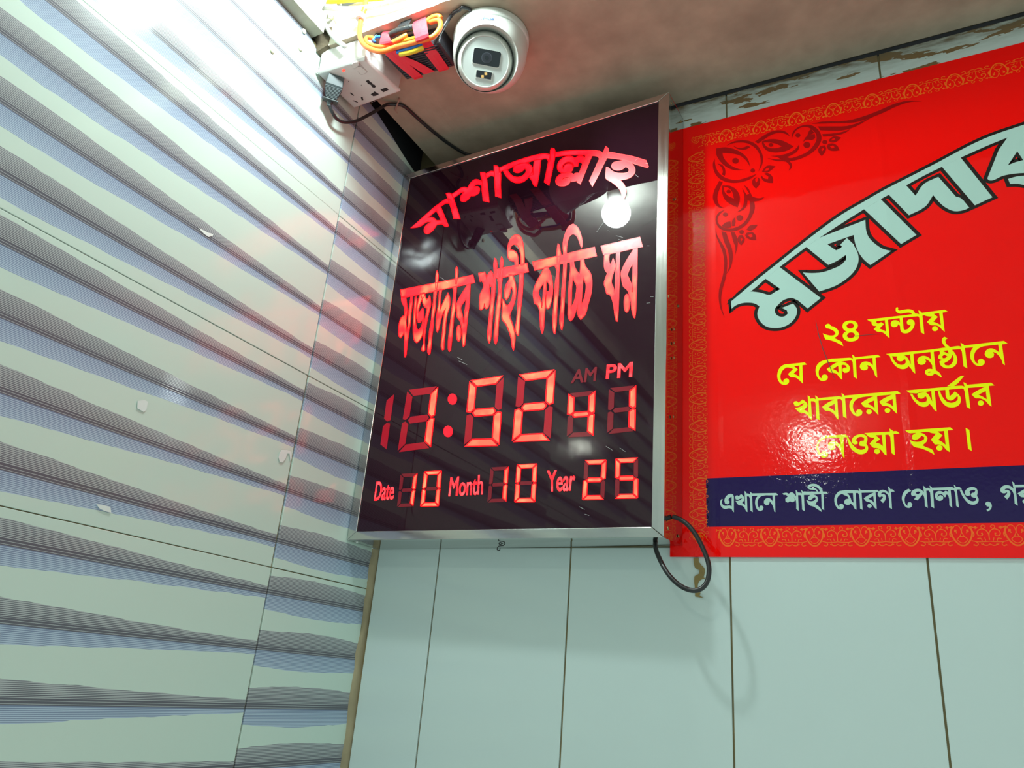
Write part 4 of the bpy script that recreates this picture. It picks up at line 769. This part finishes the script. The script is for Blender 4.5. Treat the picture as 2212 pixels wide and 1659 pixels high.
for x, y in ((180, 775), (560, 888)): down('S %d,%d %d,%d %d,%d %d,%d' % (x-14, y, x, y-12, x+14, y, x, y+12), 'dirt_speck', M_socketdark, ZB-.0009, so, .0005)
for k in range(5): x = 850+k*78; y = 1402-k*30; down('S %d,%d %d,%d %d,%d %d,%d' % (x, y, x+48, y-16, x+50, y-2, x+2, y+14), 'embossed_mark', mat('grey_print', (.25, .15, .14), rough=.6) if k == 0 else bpy.data.materials['grey_print'], ZB+.0005, so, .0004)
settle(so)
# plug and its lead
T = on_z(726, 168, ZB); Bp = on_y(*(712, 224), T.y+.012); ax = (Bp-T).normalized()
pl = thing('power_plug', 'dark grey ribbed plug pushed into the white socket box', 'plug', tuple(T))
camd = (Vector(CAM)-T); side_ = ax.cross(camd).normalized(); fr = side_.cross(ax).normalized()
if fr.dot(camd) < 0: fr = -fr
ln = (Bp-T).length
def psec(t, wd, dp): c = T+ax*(ln*t); return [c+side_*wd+fr*dp, c-side_*wd+fr*dp, c-side_*wd-fr*dp, c+side_*wd-fr*dp]
def loft(bm, secs):
    R_ = [[bm.verts.new(p) for p in s_] for s_ in secs]
    for a, b in zip(R_, R_[1:]):
        for k in range(len(a)): bm.faces.new((a[k], a[(k+1) % len(a)], b[(k+1) % len(a)], b[k]))
    bm.faces.new(R_[0]); bm.faces.new(R_[-1][::-1]); bmesh.ops.recalc_face_normals(bm, faces=bm.faces)
bm = bmesh.new(); loft(bm, [psec(-.02, .017, .011), psec(.34, .0185, .012), psec(.42, .0165, .010), psec(.86, .0095, .008)]); bevel(bm, .0015, 2); obj('plug_body', bm, M_grey, pl)
for k in range(9):
    t = .42+k*.048; wd = .0168-(t-.42)*.0155; bm = bmesh.new(); loft(bm, [psec(t, wd+.0012, .0112-(t-.42)*.004), psec(t+.022, wd+.0009, .0112-(t-.42)*.004)]); obj('grip_rib', bm, M_grey, pl)
bm = bmesh.new(); loft(bm, [psec(.87, .0165, .012), psec(.92, .0165, .012)]); bevel(bm, .001, 2); obj('plug_collar', bm, M_grey, pl)
bm = bmesh.new(); tube(bm, [T+ax*ln*.9, T+ax*ln*1.02, T+ax*ln*1.10], [.0065, .0050, .0042], 12); obj('strain_relief', bm, M_grey, pl, True)
settle(pl)
clip = on_z(858, 223, 1.2445); Yp = Bp.y
pts = [T+ax*ln*1.05]
for (u, v), t in (((718, 243), .08), ((728, 257), .2), ((745, 264), .35), ((770, 261), .52), ((795, 249), .66), ((818, 236), .8), ((836, 226), .92)): pts.append(on_y(u, v, Yp*(1-t)+clip.y*t))
pts += [clip+Vector((0, 0, -.0035)), on_z(875, 231, 1.2440), on_z(905, 258, 1.2440), on_z(940, 288, 1.2440), on_z(970, 311, 1.2440), on_z(1003, 331, 1.2440), Vector((.150, -.008, 1.243))]
bm = bmesh.new(); tube(bm, pts, [.0037]*7+[.0040]*12, 12); tag(obj('power_cable', bm, M_blackc, None, True), 'thin black lead hanging from the grey plug and running under the beam to the clock', 'cable')
bm = bmesh.new(); a = on_z(858, 216, 1.2475); tube(bm, [on_z(862, 212, 1.2475), on_z(861, 218, 1.238), on_z(857, 228, 1.238), on_z(853, 238, 1.2475)], .0018, 8); box(bm, tuple(on_z(852, 238, 1.2465)), tuple(on_z(856, 244, 1.2465)+Vector((0.002, 0.002, .001))))
tag(obj('cable_clip', bm, mat('dusty_clip', (.45, .28, .22), rough=.8, bump=1, bscale=200)), 'small dusty clip pinning the black lead to the beam', 'clip')
# ---------------------------------------------------------------- black adapter with red tape
ad = thing('power_adapter', 'black ribbed power adapter strapped with red tape under the beam', 'adapter', (.22, -.37, 1.248))
A4 = [on_z(829, 121, 1.203), on_z(950, 92, 1.203), on_z(985, 142, 1.203), on_z(879, 173, 1.203)]
bm = bmesh.new(); top4 = [p.copy() for p in A4]
for p in top4: p.z = 1.2475
hexa(bm, A4, top4); bevel(bm, .003, 2); obj('adapter_case', bm, M_brick, ad)
for k in range(11):
    t = .05+k*.084; a = A4[0]*(1-t)+A4[3]*t; b = A4[1]*(1-t)+A4[2]*t; c = A4[0]*(1-t-.05)+A4[3]*(t+.05); d = A4[1]*(1-t-.05)+A4[2]*(t+.05); a, c = a*.97+b*.03, c*.97+d*.03; b, d = a*.06+b*.94, c*.06+d*.94
    bm = bmesh.new(); dz = Vector((0, 0, -.0022)); hexa(bm, [a+dz, b+dz, d+dz, c+dz], [a, b, d, c]); bevel(bm, .0007, 1); obj('case_rib', bm, M_brick, ad)
def K(x, y, Y=None, z=None): u, v = cpx('K', x, y); return on_y(u, v, Y) if z is None else on_z(u, v, z)
def ribbon(pairs, th, name, m, parent, label=None):
    bm = bmesh.new(); L_ = spline([p for p, q in pairs], 5); R_ = spline([q for p, q in pairs], 5); prev = None
    for i, (a, b) in enumerate(zip(L_, R_)):
        t1 = (L_[min(i+1, len(L_)-1)]-L_[max(i-1, 0)]); n = t1.cross(b-a).normalized()
        if n.dot(Vector(CAM)-a) < 0: n = -n
        row = [bm.verts.new(a), bm.verts.new(a*.5+b*.5+n*th*.6), bm.verts.new(b), bm.verts.new(b-n*th), bm.verts.new(a-n*th)]
        if prev:
            for k in range(5): bm.faces.new((prev[k], prev[(k+1) % 5], row[(k+1) % 5], row[k]))
        else: bm.faces.new(row)
        prev = row
    bm.faces.new(prev[::-1]); bmesh.ops.recalc_face_normals(bm, faces=bm.faces); o = obj(name, bm, m, parent, False)
    if label: o['label'] = label
    return o
zt = 1.1990
ribbon([(K(640, 650, -.425), K(760, 610, -.425)), (K(600, 660, -.452), K(735, 690, -.452)), (K(545, 890, -.458), K(800, 840, -.458)), (K(590, 1000, z=zt), K(870, 960, z=zt)), (K(820, 1230, z=zt), K(1010, 1160, z=zt)), (K(1210, 1553, z=zt), K(1385, 1500, z=zt)), (K(1225, 1562, z=1.212), K(1392, 1508, z=1.212))], .0012, 'tape_strap', M_tapep, ad, 'red tape strap over the left end')
ribbon([(K(800, 1020, z=zt-.0012), K(930, 1000, z=zt-.0012)), (K(900, 1140, z=zt-.0012), K(1000, 1100, z=zt-.0012)), (K(1180, 1310, z=zt-.0012), K(1340, 1250, z=zt-.0012)), (K(1440, 1480, z=zt-.0012), K(1645, 1423, z=zt-.0012))], .0010, 'tape_strap', M_tapep, ad, 'second turn of red tape slanting right')
ribbon([(K(1260, 440, -.425), K(1470, 350, -.425)), (K(1205, 500, -.452), K(1480, 385, -.452)), (K(1280, 820, -.458), K(1530, 725, -.458)), (K(1360, 940, z=zt), K(1590, 850, z=zt)), (K(1540, 1180, z=zt), K(1760, 1110, z=zt)), (K(1722, 1410, z=zt), K(1928, 1352, z=zt)), (K(1730, 1418, z=1.212), K(1935, 1360, z=1.212))], .0012, 'tape_strap', M_tapep, ad, 'red tape strap over the right end')
settle(ad)
OR = .0053
def cab(name, P, r, m, label, cat='cable', flat=1.0, n=6, group=None): bm = bmesh.new(); tube(bm, P, r, 12, n, flat); return tag(obj(name, bm, m, None, True), label, cat, group)
cab('cable', [K(300, -420, -.470), K(290, -120, -.468), K(280, 20, -.468), K(255, 170, -.468), K(205, 300, -.466), K(172, 440, -.464), K(155, 600, -.464), K(165, 740, -.464), K(215, 860, -.464), K(310, 945, -.463), K(440, 1000, -.460), K(600, 1025, -.458), K(860, 945, -.450), K(1100, 885, -.449), K(1300, 830, -.449), K(1560, 760, -.447), K(1690, 660, -.443), K(1765, 530, -.438), K(1755, 430, -.436), K(1690, 410, -.436), K(1560, 450, -.434)], OR, M_orangec, 'orange cable coming down from the ceiling and coiled on the black adapter')
cab('cable', [K(1100, 690, -.440), K(960, 770, -.444), K(800, 850, -.448), K(640, 930, -.452), K(480, 925, -.456), K(340, 880, -.456), K(275, 810, -.454), K(300, 755, -.450), K(370, 745, -.448), K(450, 775, -.444)], OR*.92, M_orangec, 'short orange cable turning back behind the left red strap')
cab('cable', [K(1460, 460, -.430), K(1540, 390, -.430), K(1640, 330, -.430), K(1730, 320, -.428), K(1770, 370, -.426)], OR*1.05, M_orangec, 'orange cable end showing past the right red strap')
cab('wire', [K(900, 1040, -.440), K(1080, 985, -.440), K(1290, 920, -.440), K(1400, 880, -.438)], .0042, M_bluec, 'blue wire bundled under the red straps')
cab('wire', [K(960, 1085, -.4378), K(1160, 1045, -.4378), K(1340, 985, -.4378), K(1430, 950, -.436)], .0048, M_yellc, 'yellow wire along the edge of the black adapter')
cab('wire', [K(880, 870, -.436), K(1020, 820, -.436), K(1160, 780, -.436), K(1280, 750, -.436)], .0040, M_yellc, 'yellow wire behind the orange coil')
cab('wire', [K(460, 830, -.447), K(430, 790, -.446), K(470, 740, -.444), K(560, 730, -.442)], .0028, M_bluec, 'short blue wire end by the left red strap')
cab('cable_bundle', [K(700, 720, -.442), K(780, 690, -.444), K(900, 630, -.446), K(1050, 590, -.446), K(1210, 545, -.444), K(1320, 500, -.440)], [.0062, .0070, .0072, .0068, .0066, .005], M_btape, 'thick bundle wrapped in black tape between the red straps', 'cable')
cab('cable', [K(450, 740, -.436), K(500, 690, -.434), K(580, 660, -.432), K(660, 700, -.432)], .0035, M_blackc, 'black cable end left of the left red strap')
cab('cable', [K(1180, 430, -.428), K(1230, 360, -.430), K(1320, 310, -.430), K(1420, 300, -.428), K(1470, 310, -.42)], .0058, M_btape, 'black taped cable end above the bundle')
ribbon([(K(905, 365, -.436), K(1020, 290, -.436)), (K(1010, 390, -.44), K(1190, 330, -.44)), (K(900, 540, -.44), K(1130, 500, -.44))], .0012, 'tape_bow', M_btape, None)
tag([o for o in COL.objects if o.name == 'tape_bow'][0], 'folded black tape end standing up on the cable bundle', 'tape')
cab('cable', [K(1480, 360, -.424), K(1530, 290, -.424), K(1610, 245, -.422), K(1690, 270, -.42)], .0030, M_blackc, 'thin black cable arching above the orange cable end')
def Vp(x, y, Y): u, v = cpx('V', x, y); return on_y(u, v, Y)
cab('camera_cable', [K(1640, 860, -.430), K(1700, 770, -.432), K(1760, 660, -.428), K(1830, 540, -.424), K(1900, 430, -.422), K(1980, 310, z=1.2432), K(2060, 235, z=1.2432), K(2140, 200, z=1.2432), on_z(*cpx('V', 300, 128), 1.2432), on_z(*cpx('V', 400, 148), 1.2432), on_z(*cpx('V', 450, 185), 1.2425), on_z(*cpx('V', 470, 225), 1.2410)], .0036, M_blackc, 'black lead bending from the adapter into the white security camera')
# nylon ring on the orange cable
bm = bmesh.new(); c0 = on_y(779, 37, -.467); lathe(bm, [(.0062, -.006), (.0098, -.006), (.0105, -.004), (.0105, .004), (.0098, .006), (.0062, .006)], c0, (on_y(776, 48, -.467)-on_y(782, 26, -.467)), 8); tag(obj('cable_ring', bm, M_wplastic), 'white plastic ring round the orange cable', 'ring')
# ---------------------------------------------------------------- light strip, clip, conduit, wires by the ceiling
ls = thing('light_strip', 'clear flexible light strip drooping in front of the beam', 'light strip', (.1, -.46, 1.33))
SP = [on_y(640, -12, -.462), on_y(676, 8, -.463), on_y(700, 15, -.464), on_y(730, 19, -.465), on_y(765, 20, -.466), on_y(800, 16, -.467), on_y(840, 6, -.468), on_y(890, -12, -.468), on_y(950, -40, -.468)]
bm = bmesh.new(); tube(bm, SP, .0070, 12, 8, .55); obj('strip_sleeve', bm, M_strip, ls, True)
for k, (u, v) in enumerate(((715, 17), (728, 19.5), (745, 20), (760, 20), (790, 17), (806, 15), (822, 10.5), (838, 6.5))):
    c0 = on_y(u, v, -.4755); bm = bmesh.new(); box(bm, (c0.x-.0014, c0.y, c0.z-.0012), (c0.x+.0014, c0.y+.002, c0.z+.0012)); obj('strip_diode', bm, M_led, ls)
settle(ls)
bm = bmesh.new(); tube(bm, [on_y(673, 27, -.462), on_y(684, 20, -.474), on_y(692, 8, -.478), on_y(700, -6, -.476)], .0085, 10, 6, .5); tag(obj('strip_clip', bm, M_wplastic, None, True), 'white plastic clip holding the light strip at the wall end', 'clip')
cab('conduit', [on_y(694, 8, -.458), on_y(696, 30, -.4565), on_y(701, 50, -.4565), on_y(712, 70, -.4565), on_y(728, 87, -.4565), on_y(745, 100, -.4560)], .0052, M_wplastic, 'white cable curving from the strip clip down behind the socket box')
cab('wire', [on_y(640, -22, -.448), on_y(700, 2, -.449), on_y(760, -1, -.450), on_y(830, -6, -.451), on_y(900, -26, -.452)], .0060, mat('bright_yellow_sheath', (.85, .60, .01), rough=.4), 'yellow cable running behind the light strip')
bm = bmesh.new(); e0 = on_y(715, 40, -.452); lathe(bm, [(.0022, 0), (.0030, .0), (.0030, .010), (.0052, .012), (.0056, .016), (.0034, .018), (.0030, .010)], e0+Vector((0, .004, 0)), (0.5, -1, -.4), 14); tag(obj('screw_eye', bm, M_plug, None, True), 'small screw eye in the beam below the light strip', 'hook')
# ---------------------------------------------------------------- security camera
base = Vector((.372, -.335, 1.248)); body_m = M_cam
def ce(z): return Vector((base.x, base.y, z))
best = min((abs((RM@(np.array(ce(z))-CAM))[1]/(RM@(np.array(ce(z))-CAM))[2]*FPX+829.5-132), z) for z in [1.15+.002*i for i in range(45)])[1]
off = on_y(1050, 132, base.y); Ce = Vector((off.x, base.y-.004, on_y(1050, 132, base.y-.004).z)); dv = (Vector(CAM)-Ce).normalized()
sc_ = thing('security_camera', 'white dome security camera with black lens window fixed under the beam', 'security camera', tuple(base))
RE = .0572
zl = Ce.z-.052
bm = bmesh.new(); lathe(bm, [(.070, 1.2478), (.077, 1.2470), (.0785, 1.243), (.0785, 1.2325), (.0778, 1.226)], (base.x, base.y, 0), seg=72); obj('mounting_ring', bm, body_m, sc_, True)
bm = bmesh.new(); n_ = 14; pr = [(.0768, 1.2258)]
for i in range(1, n_+1):
    t = i/n_; pr.append((.0768*math.sqrt(max(0, 1-(t*.985)**3.2)), 1.2258-(1.2258-zl)*t))
lathe(bm, pr, (base.x, base.y, 0), seg=72); shell = obj('dome_shell', bm, body_m, None, True)
bm = bmesh.new(); lathe(bm, [(.0588, -.02), (.0592, .008), (.0645, .030), (.090, .11)], Ce, dv, 64); cut = obj('cut', bm, None)
md = shell.modifiers.new('b', 'BOOLEAN'); md.object = cut; md.operation = 'DIFFERENCE'; md.solver = 'EXACT'
bpy.context.view_layer.update(); dg = bpy.context.evaluated_depsgraph_get(); dg.update(); nm_ = bpy.data.meshes.new_from_object(shell.evaluated_get(dg)); shell.modifiers.clear(); shell.data = nm_; bpy.data.objects.remove(cut); shell.parent = sc_
for p in nm_.polygons: p.use_smooth = True
try: nm_.set_sharp_from_angle(angle=math.radians(35))
except Exception: pass
hf = .0285; fr_ = .0462
bm = bmesh.new(); prf = [(RE*math.sin(a), RE*math.cos(a)) for a in [math.pi*(1-i/20) for i in range(21)] if RE*math.cos(a) < hf-.001]; prf += [(.0500, hf-.0012), (.0492, hf+.0008), (.0472, hf+.0008), (.0462, hf-.0015)]
lathe(bm, prf, Ce, dv, 72); obj('eyeball', bm, M_cam, sc_, True)
bm = bmesh.new(); lathe(bm, [(.0462, hf-.004), (.0462, hf-.0008)], Ce, dv, 64); obj('faceplate', bm, M_face, sc_)
fx = Vector((0, 0, 1)).cross(dv).normalized(); fy = dv.cross(fx).normalized()
def ray_plane(u, v, h): d_ = Vector(ray(u, v)); c_ = Vector(CAM); p0 = Ce+dv*h; return c_+d_*((p0-c_).dot(dv)/d_.dot(dv))
def face_poly(P, h, th, name, m, label=None):
    bm = bmesh.new(); a = [bm.verts.new(ray_plane(*cpx('V', x, y), h)) for x, y in P]; b = [bm.verts.new(v.co-dv*th) for v in a]; bm.faces.new(a); bm.faces.new(b[::-1])
    for i in range(len(P)): j = (i+1) % len(P); bm.faces.new((a[i], a[j], b[j], b[i]))
    bmesh.ops.recalc_face_normals(bm, faces=bm.faces); o = obj(name, bm, m, sc_)
    if label: o['label'] = label
def rrect(Q, r=.12):
    out = []
    for i in range(4):
        a, b, c = Vector(Q[i-1]), Vector(Q[i]), Vector(Q[(i+1) % 4]); p, q = b+(a-b)*r, b+(c-b)*r*1.2
        for k in range(5): t = k/4; out.append(tuple(((1-t)**2*p+2*t*(1-t)*b+t*t*q)))
    return out
face_poly(rrect([(500, 800), (978, 884), (935, 1180), (463, 1086)]), hf+.0006, .002, 'window_rim', M_cam)
face_poly(rrect([(512, 806), (972, 890), (928, 1160), (474, 1070)]), hf+.0012, .002, 'lens_window', M_glass, 'black rounded lens window')
face_poly([(722+92*math.cos(t*math.tau/28), 985+94*math.sin(t*math.tau/28)) for t in range(28)], hf+.0016, .0008, 'lens_ring', mat('lens_ring_light', (.05, .055, .07), rough=.3))
face_poly([(722+78*math.cos(t*math.tau/28), 985+80*math.sin(t*math.tau/28)) for t in range(28)], hf+.0019, .0008, 'lens', M_lens)
face_poly([(722+34*math.cos(t*math.tau/20), 985+36*math.sin(t*math.tau/20)) for t in range(20)], hf+.0022, .0005, 'lens_pupil', M_glass)
face_poly(rrect([(535, 1178), (830, 1232), (806, 1388), (520, 1330)], .06), hf+.0006, .002, 'lamp_rim', M_cam)
face_poly(rrect([(552, 1192), (814, 1240), (792, 1360), (536, 1310)], .05), hf+.0012, .002, 'lamp_window', M_glass, 'small black lamp window')
for x, y in ((706, 1260), (648, 1304)): face_poly([(x-24, y-20), (x+22, y-24), (x+26, y+20), (x-20, y+24)], hf+.0018, .0006, 'lamp_diode', mat('warm_diode', (.75, .45, .15), rough=.4) if x == 706 else bpy.data.materials['warm_diode'])
# maker's mark half worn off the shell, wrapped on the dome
bpy.context.view_layer.update()
inv = shell.matrix_world.inverted() if True else None
def on_shell(x, y):
    u, v = cpx('V', x, y); d_ = Vector(ray(u, v)).normalized(); hit, loc, nrm, _ = shell.ray_cast(Vector(CAM), d_); return (loc+nrm*.0013) if hit else on_y(u, v, -.40)
t_ = text_plate('alhua', [(592, 282), (846, 296), (848, 346), (594, 340)], M_ink, sc_, on_shell, bold=.03, name='maker_mark')
for p in t_.data.polygons: pass
settle(sc_)
# ---------------------------------------------------------------- small things on the walls
for i, (u, v, lb) in enumerate(((587, 110, 'pale plastic plug in the striped wall, lowest and furthest from the beam'), (648, 105, 'pale plastic plug in the striped wall nearest the socket box'), (655, 68, 'pale plastic plug in the striped wall nearest the cement ledge'))):
    c0 = on_x(u, v, .0005); bm = bmesh.new(); lathe(bm, [(.0030, 0), (.0052, .0004), (.0056, .0030), (.0040, .0042), (.0020, .0036), (.0018, .0006)], c0, (1, 0, 0), 18); tag(obj('wall_plug', bm, M_plug, None, True), lb, 'wall plug', 'plastic plugs in the striped wall')
def scrap(pts, f, label, m=M_scrap_glint, name='scrap_and_glint'):
    bm = bmesh.new(); v = [f(*p) for p in pts]; n = (v[1]-v[0]).cross(v[2]-v[0]).normalized()
    if n.dot(Vector(CAM)-v[0]) < 0: n = -n
    a = [bm.verts.new(p+n*.0006) for p in v]; b = [bm.verts.new(p) for p in v]; bm.faces.new(a); bm.faces.new(b[::-1])
    for i in range(len(v)): j = (i+1) % len(v); bm.faces.new((a[i], a[j], b[j], b[i]))
    bmesh.ops.recalc_face_normals(bm, faces=bm.faces); tag(obj(name, bm, m), label, 'paper scrap', 'torn paper left on the striped wall')
fx0 = lambda u, v: on_x(u, v, .0006)
scrap([(603, 980), (608, 972), (620, 972), (629, 976), (630, 990), (627, 996), (625, 980), (620, 980), (617, 990), (610, 999), (604, 998), (601, 988)], fx0, 'torn white paper scrap on the striped wall left of the time digits')
scrap([(428, 492), (448, 502), (460, 506), (459, 510), (450, 512), (440, 505)], fx0, 'slim torn paper scrap in the middle of the striped wall')
scrap([(297, 866), (312, 864), (319, 868), (316, 885), (310, 890), (296, 882)], fx0, 'square pale plate painting a lamp glint low on the striped wall')  # pale plate drawn in for a small lamp reflected in the glaze
scrap([(208, 1089), (222, 1091), (238, 1095), (240, 1108), (226, 1104), (214, 1098)], fx0, 'pale plate painting a lamp glint just above the lowest level tile joint')  # also a painted glint of a distant lamp
# ---------------------------------------------------------------- lamps of the room (seen only as reflections)
for i, ((x, y, z), r, pw, colr) in enumerate(BULBS):
    lab = ('round white bulb below the ceiling just in front of the beam', 'large round bulb far back under the ceiling', 'round bulb under the ceiling behind the camera')[i]
    t = thing('light_bulb', lab, 'light bulb', (x, y, z))
    E_ = pw/(4*math.pi*math.pi*r*r)
    Mb = mat('glowing_bulb', (.9, .9, .9), rough=.4, emis=colr, es=E_)
    bm = bmesh.new(); bmesh.ops.create_icosphere(bm, subdivisions=4, radius=r, matrix=Matrix.Translation((x, y, z))); obj('globe', bm, Mb, t, True)
    bm = bmesh.new(); lathe(bm, [(r*.55, r*.9), (r*.62, r*1.2), (r*.7, 1.3999-z)], (x, y, z), seg=24); obj('lamp_holder', bm, M_wplastic, t, True)
    settle(t)
